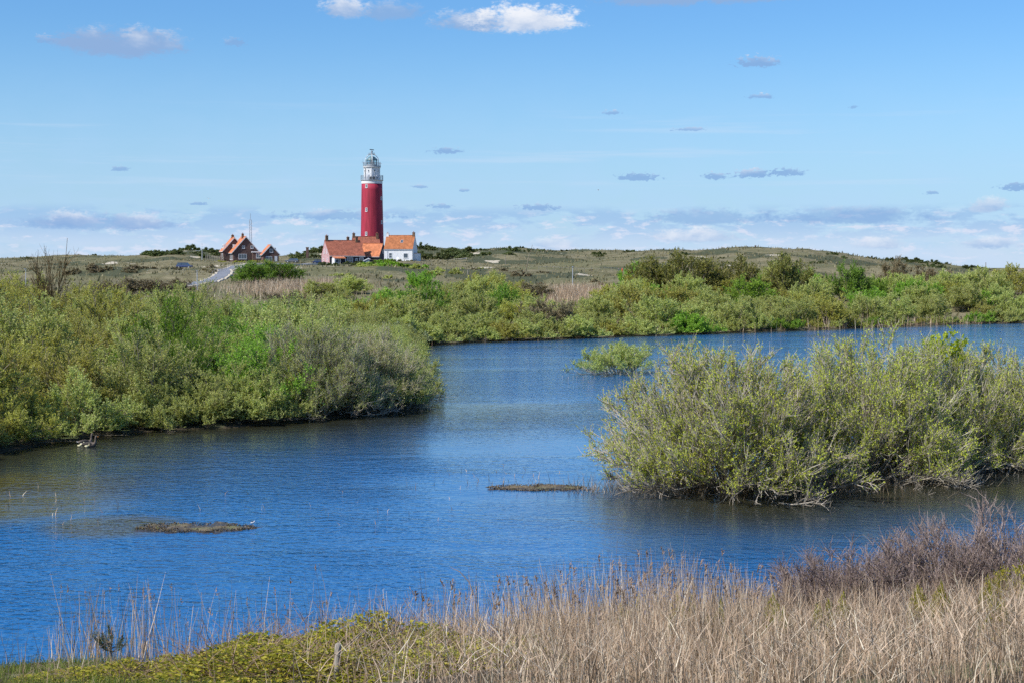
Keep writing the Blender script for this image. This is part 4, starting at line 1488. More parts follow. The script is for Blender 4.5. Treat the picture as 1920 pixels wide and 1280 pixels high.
def at_water_bush(i, label, px, py, rz, sc, leafm=LF_NEAR, name='willow_bush', proto=None):
    c = on_water(px, py)
    put_bush(proto or NW[i], (BARK_G, leafm), name, label, 'bush', (c.x, c.y, -0.03), rz, sc)


at_water_bush(0, 'largest willow bush standing in the water on the right, bare branches showing, yellow green leaves', 1360, 912, 1.9, (1.05, 0.9, 1.06))
at_water_bush(1, 'second willow bush in the water, directly right of the largest one', 1610, 890, 2.2, (1.0, 0.9, 1.12))
at_water_bush(0, 'third willow bush in the water, with tall yellow green shoots rising above its top', 1755, 872, 4.0, (0.85, 0.8, 1.04))
at_water_bush(1, 'willow bush cut by the right edge of the picture', 1915, 862, 5.2, (0.95, 0.9, 0.95))
SMALLW = bush(103, 70, 1.3, 2.5, 3.0, 9, 6, 9, 0.11, 0.026, 0.42, 88, 0.03, 0.8, 0.25, 0.5, twr=1.2, even=True)
at_water_bush(0, 'small round willow bush standing alone in the open water', 1160, 700, 1.0, (1.3, 0.95, 0.98), leafm=LF_GREY, proto=SMALLW)
SHOOT = bush(104, 9, 0.25, 2.2, 0.8, 6, 4, 10, 0.12, 0.02, 0.3, 70, 0.08, 0.8, 0.3, 0.55)
c = on_water(1762, 868)
put_bush(SHOOT, (BARK_G, leaf_mat('lime_leaf', [(0, (0.36, 0.45, 0.03)), (1, (0.58, 0.64, 0.07))], 0.45, 0.1)), 'sapling', 'lime green leafy sapling sticking up out of the third willow', 'sapling', (c.x, c.y - 0.9, 3.95), 0.0, 1.1)

# --- thicket shrubs
TH = [bush(s, 38, 0.8, 4.3, 2.9, 9, 7, 18, 0.092, 0.032, 0.6, 82, 0.05, 0.9, 0.2, 0.5, even=True) for s in (201, 202)]
TH += [bush(203, 30, 0.6, 4.8, 2.5, 9, 7, 20, 0.095, 0.032, 0.6, 72, 0.06, 0.9, 0.2, 0.45)]
THB = bush(204, 60, 0.8, 4.4, 3.6, 9, 6, 13, 0.09, 0.03, 0.5, 84, 0.05, 0.8, 0.25, 0.5, bare=0.15, twr=1.2)
FAR = [bush(s, 32, 0.9, 3.9, 2.8, 8, 5, 18, 0.15, 0.04, 0.65, 82, 0.05, 0.9, 0.15, 0.5, even=(s != 303)) for s in (301, 302, 303)]
SCRUB = [bush(s, 12, 0.5, 1.3, 1.8, 6, 4, 10, 0.32, 0.05, 0.4, 84, 0.04, 1.0, 0.2, 0.6) for s in (401, 402)]
THL = bush(205, 48, 1.0, 3.3, 2.9, 8, 6, 18, 0.092, 0.03, 0.5, 90, 0.03, 0.8, 0.2, 0.5)
FARL = bush(305, 26, 1.0, 2.6, 2.9, 8, 5, 20, 0.16, 0.04, 0.55, 90, 0.03, 0.9, 0.2, 0.45)
BARE = bush(501, 15, 0.3, 8.0, 4.2, 11, 7, 0, 0.1, 0.07, 0.8, 55, 0.03, 0.8, 0.25, wig=0.14, twr=1.0)
BAREF = bush(502, 14, 0.4, 6.0, 4.0, 10, 7, 6, 0.22, 0.07, 0.7, 62, 0.04, 0.9, 0.25, 0.4)


def poly_scatter(n_try, xr, yr, ok, dist, seed):
    r = np.random.default_rng(seed)
    pts = []
    for _ in range(n_try):
        x, y = r.uniform(*xr), r.uniform(*yr)
        dd = dist(x, y)
        if all((x - a) ** 2 + (y - b) ** 2 > dd * dd for a, b in pts):
            if ok(x, y):
                pts.append((x, y))
    return pts


def shore_points(p0, p1, y0, y1, step, d0, seed):
    """points just inland along the lake outline, within a span of bearings"""
    r = np.random.default_rng(seed)
    res = []
    n = len(LAKE)
    area = 0.5 * sum(LAKE[i][0] * LAKE[(i + 1) % n][1] - LAKE[(i + 1) % n][0] * LAKE[i][1] for i in range(n))
    sg = 1 if area > 0 else -1
    for i in range(n):
        a, b = LAKE[i], LAKE[(i + 1) % n]
        l = float(np.hypot(*(b - a)))
        nx, ny = (b[1] - a[1]) / l * sg, -(b[0] - a[0]) / l * sg
        for t in np.arange(0.2, l, step):
            q = a + (b - a) * (t / l)
            o = d0 + r.uniform(0, 0.9)
            x, y = q[0] + nx * o, q[1] + ny * o
            px = 960 + x / max(y, 1) * F
            if p0 < px < p1 and y0 < y < y1:
                res.append((float(x), float(y)))
    return res


def left_thicket():
    r = np.random.default_rng(77)

    def ok(x, y):
        px = 960 + x / y * F
        if px < -160 or px > 860:
            return False
        d = float(lake_sdf(np.array([x]), np.array([y]))[0])
        return d > 2.8 and y < 178 and y > 60
    pts = poly_scatter(5200, (-75, 0), (60, 180), ok, lambda x, y: 3.9 if y < 105 else 6.2, 5)
    nback = len(pts)
    pts = pts + shore_points(-160, 860, 60, 178, 2.5, 1.15, 15)
    for ip, (x, y) in enumerate(pts):
        px = 960 + x / y * F
        d = float(lake_sdf(np.array([x]), np.array([y]))[0])
        z = hz(x, y)
        u = r.uniform()
        s = (0.8 + 0.36 * min(1, d / 8)) * r.uniform(0.75, 1.25)
        if px > 640:
            s *= 0.8
        if px < 240 and u < 0.65:
            lm, kind, pr = LF_OLIVE, 'olive', TH[int(r.integers(0, 3))]
        elif u < 0.2 and 200 < px < 560:
            lm, kind, pr = LF_GREEN, 'green', TH[int(r.integers(0, 3))]
        elif px > 650 and y < 120:
            lm, kind, pr = LF_GREY, 'twiggy', THB
        else:
            lm, kind, pr = LF_GREY, 'grey', TH[int(r.integers(0, 3))]
        front = ip >= nback
        if front:
            s = r.uniform(0.62, 1.0) * (0.8 if px > 640 else 1.0)
            pr = THL
        where = ('at the left edge' if px < 50 else 'below the bare tree' if px < 150 else 'right of the bare tree' if px < 240 else 'left of the road' if px < 340 else 'below the road' if px < 420
                 else 'below the large brick house' if px < 495 else 'below the small brick house' if px < 570 else 'below the pink gable' if px < 640 else 'near its tip')
        row = 'at the edge' if front else 'in the front' if y < 95 else 'in the middle' if y < 125 else 'at the back'
        look = {'olive': 'olive willow shrub', 'green': 'green leaved shrub', 'twiggy': 'sparse twiggy willow shrub', 'grey': 'grey green willow shrub'}[kind]
        lab = look + ' ' + row + ' of the left thicket ' + where
        put_bush(pr, (BARK_D if kind != 'twiggy' else BARK_G, lm), 'willow_shrub', lab, 'shrub', (x, y, z), r.uniform(0, 6.28), (s * r.uniform(0.95, 1.2), s * r.uniform(0.95, 1.2), s * r.uniform(0.92, 1.1)),
                 'left bank: ' + lab)
    # shrubs that stand out
    for px, Y, sc, lab in ((300, 94, 1.5, 'tall bright green shrub rising above the left thicket'),
                           (340, 89, 1.1, 'bright green shrub just right of and below the tall green one on the left bank')):
        c = gpt(px, Y)
        put_bush(TH[2], (BARK_D, leaf_mat('bright_leaf', [(0, (0.10, 0.19, 0.012)), (1, (0.26, 0.40, 0.035))], 0.4, 0.1)), 'green_shrub', lab, 'shrub', c, 1.0, (0.75 * sc, 0.75 * sc, sc))
    c = on_water(665, 773)
    put_bush(NW[1], (BARK_G, LF_GREY), 'willow_bush', 'spreading willow bush dipping into the water at the tip of the left bank', 'bush', (c.x, c.y + 2.5, -0.03), 1.2, (0.66, 0.85, 0.92))
    c = on_water(580, 786)
    put_bush(NW[0], (BARK_G, LF_GREY), 'willow_bush', 'rounded willow bush beside the tip of the left bank', 'bush', (c.x, c.y + 3.2, 0.0), 2.9, (0.75, 0.8, 1.0))
    c = gpt(95, 160)
    put_bush(BARE, (BARK_O, None), 'bare_tree', 'bare brown tree rising above the thicket at the far left', 'tree', c, 0.4, (0.95, 0.95, 1.28))
    c = gpt(150, 168)
    put_bush(BAREF, (BARK_O, LF_OLIVE), 'bare_tree', 'low sparse olive tree right of the bare brown tree', 'tree', c, 1.4, (0.8, 0.8, 0.85))
    c = gpt(-5, 150)
    put_bush(TH[0], (BARK_D, LF_SCRUB), 'dark_shrub', 'dark green shrub at the left edge of the picture', 'shrub', c, 1.4, (0.9, 0.9, 1.25))


left_thicket()


def far_thicket():
    r = np.random.default_rng(99)

    def ok(x, y):
        px = 960 + x / y * F
        if px < 600 or px > 2030:
            return False
        d = float(lake_sdf(np.array([x]), np.array([y]))[0])
        if px < 900 and y > 235:
            return False
        if 980 < px < 1170 and 235 < y < 300:
            return False
        return d > 2.4 and y < 285 and d < 75
    pts = poly_scatter(5200, (-25, 110), (172, 288), ok, lambda x, y: 5.6 if y < 230 else 7.4, 6)
    nback = len(pts)
    pts = pts + shore_points(760, 2030, 165, 275, 4.2, 0.7, 16)
    for ip, (x, y) in enumerate(pts):
        px = 960 + x / y * F
        d = float(lake_sdf(np.array([x]), np.array([y]))[0])
        u = r.uniform()
        s = (0.78 + 0.27 * min(1, d / 16)) * r.uniform(0.7, 1.3)
        if px < 900 and d < 8 and u < 0.6:
            k, lm = 'silver', LF_SILVER
            s *= 0.62
        elif u < 0.13:
            k, lm = 'green', LF_GREEN
        elif u < 0.34:
            k, lm = 'olive', LF_OLIVE
        elif u < 0.36:
            k, lm = 'brown', LF_BROWN
        else:
            k, lm = 'grey', LF_GREY
        front = ip >= nback
        if front:
            s = r.uniform(0.6, 1.0) * (0.55 if 1480 < px < 1830 else 1.0)
        look = {'silver': 'low silvery shrub', 'green': 'fresh green shrub', 'olive': 'olive shrub', 'brown': 'brownish shrub', 'grey': 'grey green willow'}[k]
        row = 'at the water edge' if front else 'in the front' if d < 25 else 'at the back'
        where = ('left end' if px < 830 else 'below the white cottage' if px < 870 else 'below the wooden post' if px < 940 else 'below the dead tree' if px < 1030 else 'below the pale reed patch' if px < 1180 else 'below the walkers' if px < 1260 else 'below the high olive row' if px < 1420
                 else 'below the right hill' if px < 1580 else 'below the orange brown tree' if px < 1720 else 'below the ridge end' if px < 1830 else 'towards the right edge')
        lab = look + ' ' + row + ' of the far thicket, ' + where
        put_bush(FARL if front else FAR[int(r.integers(0, 3))], (BARK_D, lm), 'willow_shrub', lab, 'shrub', (x, y, hz(x, y)), r.uniform(0, 6.28), (s * r.uniform(0.95, 1.25), s * r.uniform(0.95, 1.25), s * r.uniform(0.9, 1.1)), 'far bank: ' + lab)
    named = [  # px, Y, width, height, leaf, label
        (1215, 268, 1.9, 1.75, LF_DOLIVE, 'tall olive bush at the left end of the high row behind the far bank'),
        (1290, 264, 2.2, 2.15, LF_DOLIVE, 'tallest olive bush in the middle of the high row behind the far bank'),
        (1372, 266, 2.0, 2.1, LF_DOLIVE, 'tall olive bush at the right end of the high row behind the far bank'),
        (1475, 262, 1.7, 1.95, LF_DOLIVE, 'rounded olive bush standing apart right of the high row'),
        (1590, 262, 1.3, 1.7, LF_DGREEN, 'bright green round bush on the far bank below the right hill'),
        (1640, 268, 0.9, 1.08, LF_GREEN, 'small green bush right of the bright green round one'),
        (1232, 246, 0.95, 0.95, LF_GREEN, 'green bush in front of the high olive row, left end'),
        (790, 205, 1.5, 1.45, LF_DGREEN, 'dark green bush above the thicket left of the far bank centre'),
        (745, 215, 1.2, 1.25, LF_DGREEN, 'green bush adjoining the dark green bush, nearer the left thicket'),
        (945, 222, 1.45, 1.3, LF_DGREEN, 'dark green rounded bush on the far bank below the wooden post'),
        (700, 190, 1.2, 1.15, LF_OLIVE, 'yellow green bush just behind the tip of the left bank'),
        (1240, 215, 0.9, 0.95, LF_GREEN, 'green leafy bush at the water edge in the middle of the far bank'),
        (1750, 262, 0.8, 0.85, LF_GREEN, 'dark green low bush in the far thicket below the ridge end'),
        (1835, 258, 1.1, 0.85, LF_GREEN, 'bright green spreading bush near the right end of the far thicket'),
    ]
    for i, (px, Y, w, h, lm, lab) in enumerate(named):
        c = gpt(px, Y)
        put_bush(FAR[i % 3], (BARK_D, lm), 'bush', lab, 'bush', c, i * 1.7, (w, w, h))
    c = gpt(1672, 300)
    put_bush(BAREF, (BARK_O, LF_BROWN), 'bare_tree', 'sparse orange brown tree on the skyline of the right ridge', 'tree', c, 0.8, (1.0, 1.0, 0.98))
    c = gpt(1740, 300)
    put_bush(BAREF, (BARK_O, LF_BROWN), 'bare_tree', 'wide low brownish tree right of the orange brown one', 'tree', c, 2.8, (1.1, 1.1, 0.7))
    # hedge bush in front of the brick houses and others on the valley floor
    for i, (px, Y, w, h, lm, lab) in enumerate([
            (470, 318, 1.75, 1.1, LF_DGREEN, 'broad green bush beside the road below the brick houses, left half'),
            (520, 322, 1.9, 1.2, LF_DGREEN, 'broad green bush beside the road below the brick houses, right half'),
            (790, 300, 1.0, 1.0, LF_GREEN, 'pointed green bush below the white cottage'),
            (655, 275, 1.5, 0.8, LF_GREY, 'grey green bush left of the pointed green bush'),
            (600, 262, 1.4, 0.8, LF_GREY, 'grey green bush behind the left thicket below the sandy clearing'),
            (540, 240, 1.2, 0.8, LF_BROWN, 'brown twiggy bush behind the left thicket below the broad green bush'),
            (200, 260, 1.5, 0.7, LF_BROWN, 'brown twiggy bush behind the left thicket, nearest the bare tree'),
            (260, 270, 1.7, 0.75, LF_BROWN, 'brown twiggy bush behind the left thicket, second from the bare tree'),
            (320, 280, 1.5, 0.7, LF_BROWN, 'brown twiggy bush behind the left thicket, nearest the road'),
            (860, 255, 1.2, 0.85, LF_GREY, 'grey green bush behind the dark green bushes left of centre'),
            (1000, 262, 1.2, 0.75, LF_BROWN, 'brown twiggy bush left of the pale reed patch')]):
        c = gpt(px, Y)
        put_bush(FAR[i % 3], (BARK_D, lm), 'bush', lab, 'bush', c, i * 2.1, (w, w, h))


far_thicket()


def dune_scrub():
    r = np.random.default_rng(123)
    zones = [  # px range, Y range, count, size, label
        ((560, 690), (590, 640), 34, (1.0, 1.7), LF_SCRUB, 'dark dune scrub on the mound behind the pink gabled cottage', 'scrub behind the cottages'),
        ((780, 960), (560, 660), 40, (0.9, 1.6), LF_SCRUB, 'dark dune scrub on the slope right of the white cottage', 'scrub right of the white cottage'),
        ((285, 420), (590, 650), 26, (1.0, 1.6), LF_SCRUB, 'dark dune scrub on the knoll left of the brick houses', 'scrub on the left knoll'),
        ((395, 520), (500, 526), 26, (0.3, 0.55), LF_OLIVE, 'low hedge shrub in front of the brick houses', 'hedge of the brick houses'),
        ((600, 780), (455, 492), 44, (0.5, 0.9), LF_SCRUB, 'low scrub on the bank below the lighthouse cottages', 'scrub below the cottages'),
        ((690, 790), (440, 480), 22, (0.7, 1.15), LF_GREEN, 'green scrub below the white cottage', 'green scrub below the white cottage'),
        ((1620, 1860), (490, 575), 40, (0.5, 1.0), LF_SCRUB, 'dark scrub on the low end of the right ridge', 'scrub on the ridge end'),
        ((1110, 1200), (560, 640), 8, (0.7, 1.1), LF_SCRUB, 'dark scrub on the crest left of the right hill', 'scrub on the hill crest'),
        ((0, 290), (640, 780), 8, (0.6, 1.1), LF_SCRUB, 'small dark scrub on the left skyline', 'scrub on the left skyline'),
        ((120, 420), (380, 450), 34, (0.5, 1.0), LF_BROWN, 'brown low scrub on the left dune slope', 'brown scrub on the left slope'),
        ((930, 1120), (640, 760), 16, (0.5, 1.0), LF_SCRUB, 'dark scrub on the middle skyline', 'scrub on the middle skyline'),
        ((880, 1250), (330, 440), 30, (0.4, 0.8), LF_BROWN, 'brown low scrub in the dune valley', 'brown scrub in the valley'),
        ((1250, 1650), (400, 520), 26, (0.4, 0.8), LF_SCRUB, 'small scrub on the face of the right hill', 'scrub on the right hill'),
        ((620, 900), (340, 420), 26, (0.5, 1.0), LF_GREY, 'grey green scrub on the flat below the cottages', 'scrub on the flat'),
    ]
    for (pr, yr, n, sz, lm, lab, grp) in zones:
        for i in range(int(n * 0.72)):
            c = gpt(r.uniform(*pr), r.uniform(*yr))
            s = r.uniform(*sz)
            put_bush((SCRUB[int(r.integers(0, 2))][1],), (lm,), 'dune_scrub', lab, 'shrub', c - Vector((0, 0, 0.15)), r.uniform(0, 6.28), (s * r.uniform(1, 1.5), s * r.uniform(1, 1.5), s), grp, ('leaves',))
    # leaning dead trunk
    c = gpt(984, 400)
    k = 400 / F
    o = MB().tube([(0, 0, -0.3), (0.5 , 0, 1.7), (1.0, 0.1, 4.0), (1.9, 0, 7.0)], [0.12, 0.1, 0.08, 0.04], 5)
    o.tube([(1.0, 0.1, 4.0), (0.7, 0.3, 5.0), (0.8, 0.2, 5.6)], 0.04, 4)
    o.tube([(1.5, 0.1, 5.6), (2.2, 0.1, 6.3)], 0.04, 4)
    ob = o.build('dead_tree', BARK_D)
    ob.location = c
    tag(ob, 'thin leaning dead tree on the dune slope right of the white cottage', 'tree')


dune_scrub()


# ------------------------------------------------------------------ grass and reeds
def blades(r, P, Ht, width, lean, nseg=3, curl=0.12, wind=(0.1, 0.0)):
    n = len(P)
    D = unit(np.concatenate([r.normal(0, lean, (n, 2)) + np.array(wind), np.ones((n, 1))], 1))
    poly = grow(r, P, D, Ht, nseg, curl, -0.01)
    a = r.uniform(0, np.pi, n)
    side = np.stack([np.cos(a), np.sin(a), np.zeros(n)], -1)[:, None, :]
    t = np.linspace(0, 1, nseg + 1)[None, :, None]
    w = np.asarray(width).reshape(-1, 1, 1) * (1 - 0.75 * t) * 0.5
    V = np.stack([poly - side * w, poly + side * w], 2)
    m = nseg + 1
    idx = np.arange(n * m * 2).reshape(n, m, 2)
    Fq = np.stack([idx[:, :-1, 0], idx[:, :-1, 1], idx[:, 1:, 1], idx[:, 1:, 0]], -1).reshape(-1, 4)
    return V.reshape(-1, 3), Fq, poly


M_REED = leaf_mat('dry_reed', [(0, (0.20, 0.13, 0.08)), (0.35, (0.42, 0.30, 0.20)), (0.8, (0.60, 0.46, 0.33)), (1, (0.72, 0.60, 0.46))], 0.15, 0.0, 0.7, 0.2, gain=1.12, patch=0.3)
M_PLUME = leaf_mat('reed_plume', [(0, (0.24, 0.16, 0.12)), (1, (0.46, 0.34, 0.26))], 0.2, 0.0, 0.9, 0.1)
M_GRASS = leaf_mat('fresh_grass', [(0, (0.09, 0.14, 0.02)), (0.6, (0.17, 0.22, 0.035)), (1, (0.36, 0.31, 0.13))], 0.3, 0.0, 0.6, 0.2)
M_MARRAM = leaf_mat('marram_grass', [(0, (0.17, 0.152, 0.08)), (0.6, (0.225, 0.198, 0.108)), (1, (0.30, 0.262, 0.155))], 0.2, 0.0, 0.8, 0.15)


def reeds():
    r = np.random.default_rng(5)

    def sample(n, xr, yr, dens):
        out = []
        x = r.uniform(*xr, n)
        y = r.uniform(*yr, n)
        px = 960 + x / y * F
        k = r.uniform(0, 1, n) < dens(px, y, lake_sdf(x, y))
        x, y = x[k], y[k]
        return x, y, px[k]
    # main bed, thick on the right, thinning to the left
    def dens(px, y, d):
        base = sstep(520, 1150, px + 90 * vnoise(px / 60, y, 4)) * 0.97 + 0.03
        edge = 0.25 * sstep(-3.0, -0.5, d) + 0.75 * sstep(-0.8, 2.0, d + 1.2 * vnoise(px / 40, y * 0 + 3, 8))
        back = np.where(px < 1000, sstep(9.0, 4.0, d) * 0.75 + 0.25, 1.0)
        bushy = 1 - 0.35 * np.exp(-((px - 1750) / 220) ** 2)
        return base * edge * back * bushy * (0.55 + 0.45 * vnoise(px / 22, y * 2, 9))
    x, y, px = sample(110000, (-14, 15), (17, 42), dens)
    d = lake_sdf(x, y)
    z = np.maximum(H(x, y), -0.3)
    n = len(x)
    tall = sstep(500, 1200, px)
    hgt = (1.15 + 0.75 * tall) * r.uniform(0.45, 1.15, n) * np.where(r.uniform(0, 1, n) < 0.07, 1.2, 1.0)
    hgt = hgt * np.clip(1.05 - 0.045 * np.maximum(d, 0), 0.5, 1) * (1 - 0.43 * sstep(1250, 1550, px))
    lean = r.choice([0.09, 0.2, 0.45], n, p=[0.62, 0.33, 0.05])[:, None]
    V, Fq, poly = blades(r, np.stack([x, y, z], -1), hgt, 0.014 * r.uniform(0.6, 1.4, n), lean, 3, 0.08, (-0.04, 0.02))
    o = link('reed_bed', np_mesh('reed_bed', V, [Fq]), M_REED)
    tag(o, 'dense bed of dry tan reeds along the near shore', 'reeds', kind='stuff')
    # loose leaves and fallen stalks low in the bed
    x, y, px = sample(40000, (-12, 15), (16, 38), lambda px, y, d: sstep(500, 1050, px) * sstep(-0.5, 1.2, d) * 0.9)
    n = len(x)
    z = H(x, y) + r.uniform(0.02, 0.75, n)
    V, Fq, _ = blades(r, np.stack([x, y, z], -1), r.uniform(0.2, 0.6, n), 0.011 * r.uniform(0.6, 1.5, n), np.full((n, 1), 1.0), 2, 0.2, (-0.2, 0))
    tag(link('reed_litter', np_mesh('reed_litter', V, [Fq]), M_REED), 'fallen reed stalks and leaves between the standing reeds', 'reeds', kind='stuff')
    # plumes on the taller stems
    top = poly[:, -1]
    sel = (hgt > np.quantile(hgt, 0.9)) & (r.uniform(0, 1, len(hgt)) < 0.07)
    T = top[sel]
    Dd = unit(poly[sel, -1] - poly[sel, -2])
    k = 16
    P = np.repeat(T, k, 0) - np.repeat(Dd, k, 0) * r.uniform(0, 0.2, (len(T) * k, 1))
    Vl, Fl = leaves_at(r, P, np.repeat(Dd, k, 0) + np.array([0.5, 0, -0.1]), 0.075, 0.3, 0.45)
    tag(link('reed_plumes', np_mesh('reed_plumes', Vl, [Fl]), M_PLUME), 'brown feathery plumes on the near reeds', 'reeds', kind='stuff')
    # lone stems on the left, scattered in small clumps
    nc = 46
    cx = r.uniform(20, 620, nc)
    xs, ys = [], []
    for c in cx:
        yy = r.uniform(31.5, 34.5)
        for _ in range(int(r.integers(3, 14))):
            xs.append((c + r.normal(0, 14) - 960) / F * yy)
            ys.append(yy + r.normal(0, 0.4))
    x, y = np.array(xs), np.array(ys)
    n = len(x)
    V, Fq, poly = blades(r, np.stack([x, y, np.maximum(H(x, y), -0.2)], -1), r.uniform(0.6, 1.9, n), 0.016 * np.ones(n), np.full((n, 1), 0.13), 4, 0.07, (0, 0))
    tag(link('reed_stems', np_mesh('reed_stems', V, [Fq]), M_REED), 'scattered thin reed stems in front of the water at lower left', 'reeds', kind='stuff')
    tp = poly[::6, -1]
    Vl, Fl = leaves_at(r, np.repeat(tp, 10, 0) - np.array([0, 0, 1]) * r.uniform(0, 0.16, (len(tp) * 10, 1)), np.tile([[0.3, 0, 1.0]], (len(tp) * 10, 1)), 0.06, 0.3, 0.4)
    tag(link('stem_plumes', np_mesh('stem_plumes', Vl, [Fl]), M_PLUME), 'small brown plumes on the scattered reed stems at lower left', 'reeds', kind='stuff')
    # long bent stalk
    c = gpt(888, 31.5)
    b = MB().tube([(0, 0, 0), (0.03, 0, 0.8), (0.02, 0, 1.25), (-0.1, 0, 1.55), (-0.28, 0, 1.75), (-0.46, 0, 1.84)], [0.011, 0.011, 0.011, 0.01, 0.008, 0.004], 5).build('reed_stalk', M_REED)
    b.location = c
    tag(b, 'long bleached reed stalk bent over to the left in mid foreground', 'reed')
    # green grass lower left
    x, y, px = sample(30000, (-12, 1), (20, 35), lambda px, y, d: sstep(0.3, 1.6, d) * sstep(620, 250, px))
    n = len(x)
    V, Fq, _ = blades(r, np.stack([x, y, H(x, y)], -1), r.uniform(0.08, 0.24, n), 0.012 * np.ones(n), np.full((n, 1), 0.5), 2, 0.2, (0, 0))
    tag(link('grass', np_mesh('grass', V, [Fq]), M_GRASS), 'short green grass on the bank at lower left', 'grass', kind='stuff')
    # pale reed fringe on the far shore
    n0 = 26000
    x = r.uniform(-20, 105, n0)
    y = r.uniform(172, 262, n0)
    d = lake_sdf(x, y)
    px = 960 + x / y * F
    k = (d > -1.2) & (d < 2.0) & (r.uniform(0, 1, n0) < 0.12 + 0.88 * sstep(1470, 1620, px) * sstep(1900, 1790, px))
    x, y, d = x[k], y[k], d[k]
    n = len(x)
    V, Fq, _ = blades(r, np.stack([x, y, np.maximum(H(x, y), 0)], -1), r.uniform(0.5, 1.5, n), 0.07 * np.ones(n), np.full((n, 1), 0.12), 2, 0.05, (0, 0))
    tag(link('reed_fringe', np_mesh('reed_fringe', V, [Fq]), M_REED), 'pale reed fringe along the far shore', 'reeds', kind='stuff')
    # dry reed patches on the flat
    xs, ys = [], []
    for (p0, y0, sp, sy, nn) in ((1085, 268, 75, 11, 5200), (540, 285, 110, 12, 3600), (1490, 330, 50, 10, 1200), (620, 300, 60, 8, 1500)):
        yy = r.normal(y0, sy, nn)
        xs.append((r.normal(p0, sp * 0.5, nn) - 960) / F * yy)
        ys.append(yy)
    x, y = np.concatenate(xs), np.concatenate(ys)
    n = len(x)
    V, Fq, _ = blades(r, np.stack([x, y, H(x, y)], -1), r.uniform(0.8, 2.0, n), 0.07 * np.ones(n), np.full((n, 1), 0.22), 2, 0.1, (0, 0))
    tag(link('reed_patch', np_mesh('reed_patch', V, [Fq]), M_REED), 'pale dry reed patches on the flat behind the thickets', 'reeds', kind='stuff')
    # marram tufts all over the dunes
    n0 = 50000
    px = r.uniform(-150, 2050, n0)
    y = 180 + 590 * r.uniform(0, 1, n0) ** 1.15
    x = (px - 960) / F * y
    rd = np.min([(x - a) ** 2 + (y - b) ** 2 for a, b in ROAD], 0)
    keep = (lake_sdf(x, y) > 1.5) & (rd > 16) & ( fbm(x / 7.0, y / 10.0, 91, 3) + r.uniform(-0.5, 0.5, n0) > -0.1)
    x, y = x[keep], y[keep]
    n = len(x)
    V, Fq, _ = blades(r, np.stack([x, y, H(x, y) - 0.05], -1), r.uniform(0.25, 0.85, n), 0.38 * r.uniform(0.5, 1.5, n), np.full((n, 1), 0.4), 1, 0.1, (0.1, 0))
    tag(link('dune_grass', np_mesh('dune_grass', V, [Fq]), M_MARRAM), 'tufts of marram grass over the dunes', 'grass', kind='stuff')
    # dead sedge round the feet of the willows
    xs, ys = [], []
    for (px, py, sx, sy, nn) in ((1300, 925, 2.6, 0.9, 1500), (1450, 928, 2.2, 1.0, 1900), (1620, 905, 2.4, 0.9, 1200), (1780, 885, 2.6, 0.8, 1000), (1920, 872, 2.2, 0.8, 800)):
        c = on_water(px, py)
        xs.append(r.normal(c.x, sx, nn))
        ys.append(r.normal(c.y + 1.2, sy, nn))
    x, y = np.concatenate(xs), np.concatenate(ys)
    n = len(x)
    V, Fq, _ = blades(r, np.stack([x, y, np.full(n, -0.1)], -1), r.uniform(0.3, 0.85, n), 0.02 * np.ones(n), np.full((n, 1), 0.45), 3, 0.2, (0, -0.1))
    tag(link('dead_sedge', np_mesh('dead_sedge', V, [Fq]), leaf_mat('dead_sedge', [(0, (0.10, 0.075, 0.05)), (0.7, (0.24, 0.19, 0.13)), (1, (0.36, 0.30, 0.20))], 0.1, 0.0, 0.9, 0.1)), 'brown dead sedge round the feet of the willows on the right', 'sedge', kind='stuff')
    # sprouts standing in the shallows
    xs, ys = [], []
    for (p0, q0, sp, sq, nn) in ((100, 950, 110, 40, 60), (930, 905, 130, 25, 50), (1110, 920, 40, 10, 40), (620, 960, 200, 40, 30), (1090, 708, 30, 6, 20)):
        for _ in range(nn):
            c = on_water(r.normal(p0, sp * 0.6), r.normal(q0, sq * 0.5))
            xs.append(c.x)
            ys.append(c.y)
    P = np.stack([xs, ys, np.full(len(xs), -0.05)], -1)
    V, Fq, _ = blades(r, P, r.uniform(0.08, 0.35, len(P)), 0.03 * np.ones(len(P)), np.full((len(P), 1), 0.35), 2, 0.2, (0, 0))
    tag(link('water_sprouts', np_mesh('water_sprouts', V, [Fq]), M_REED), 'thin plant stubs sticking out of the shallows', 'plants', kind='stuff')


reeds()


# ------------------------------------------------------------------ foreground shrubs
def bramble(seed, w, h, n):
    r = np.random.default_rng(seed)
    ph = r.uniform(0, 2 * np.pi, n)
    rr = np.sqrt(r.uniform(0, 1, n))
    x, y = rr * np.cos(ph) * w, rr * np.sin(ph) * w
    hump = h * (1 - rr ** 2.2) * (0.75 + 0.5 * fbm(x * 2.0, y * 2.0, seed, 4)) + 0.08
    hump = np.maximum(hump, 0.05)
    z = hump * (1 - 0.45 * r.uniform(0, 1, n) ** 2.5)
    P = np.stack([x, y, z], -1)
    out = unit(np.stack([x / w, y / w, np.full(n, 0.8)], -1))
    Vl, Fl = leaves_at(r, P, out, 0.075, 0.75, 0.8, 0.6)
    nb = 160
    ph = r.uniform(0, 2 * np.pi, nb)
    st = np.stack([np.cos(ph) * w * 0.6 * r.uniform(0, 1, nb), np.sin(ph) * w * 0.6 * r.uniform(0, 1, nb), np.full(nb, -0.1)], -1)
    poly = grow(r, st, unit(r.normal(0, 0.5, (nb, 3)) + np.array([0, 0, 1.2])), h * r.uniform(1.0, 1.9, nb), 8, 0.16, -0.1)
    V, Fq = tubes(poly, np.full(nb, 0.009), np.full(nb, 0.004))
    return np_mesh('canes', V, [Fq]), np_mesh('leaves', Vl, [Fl])


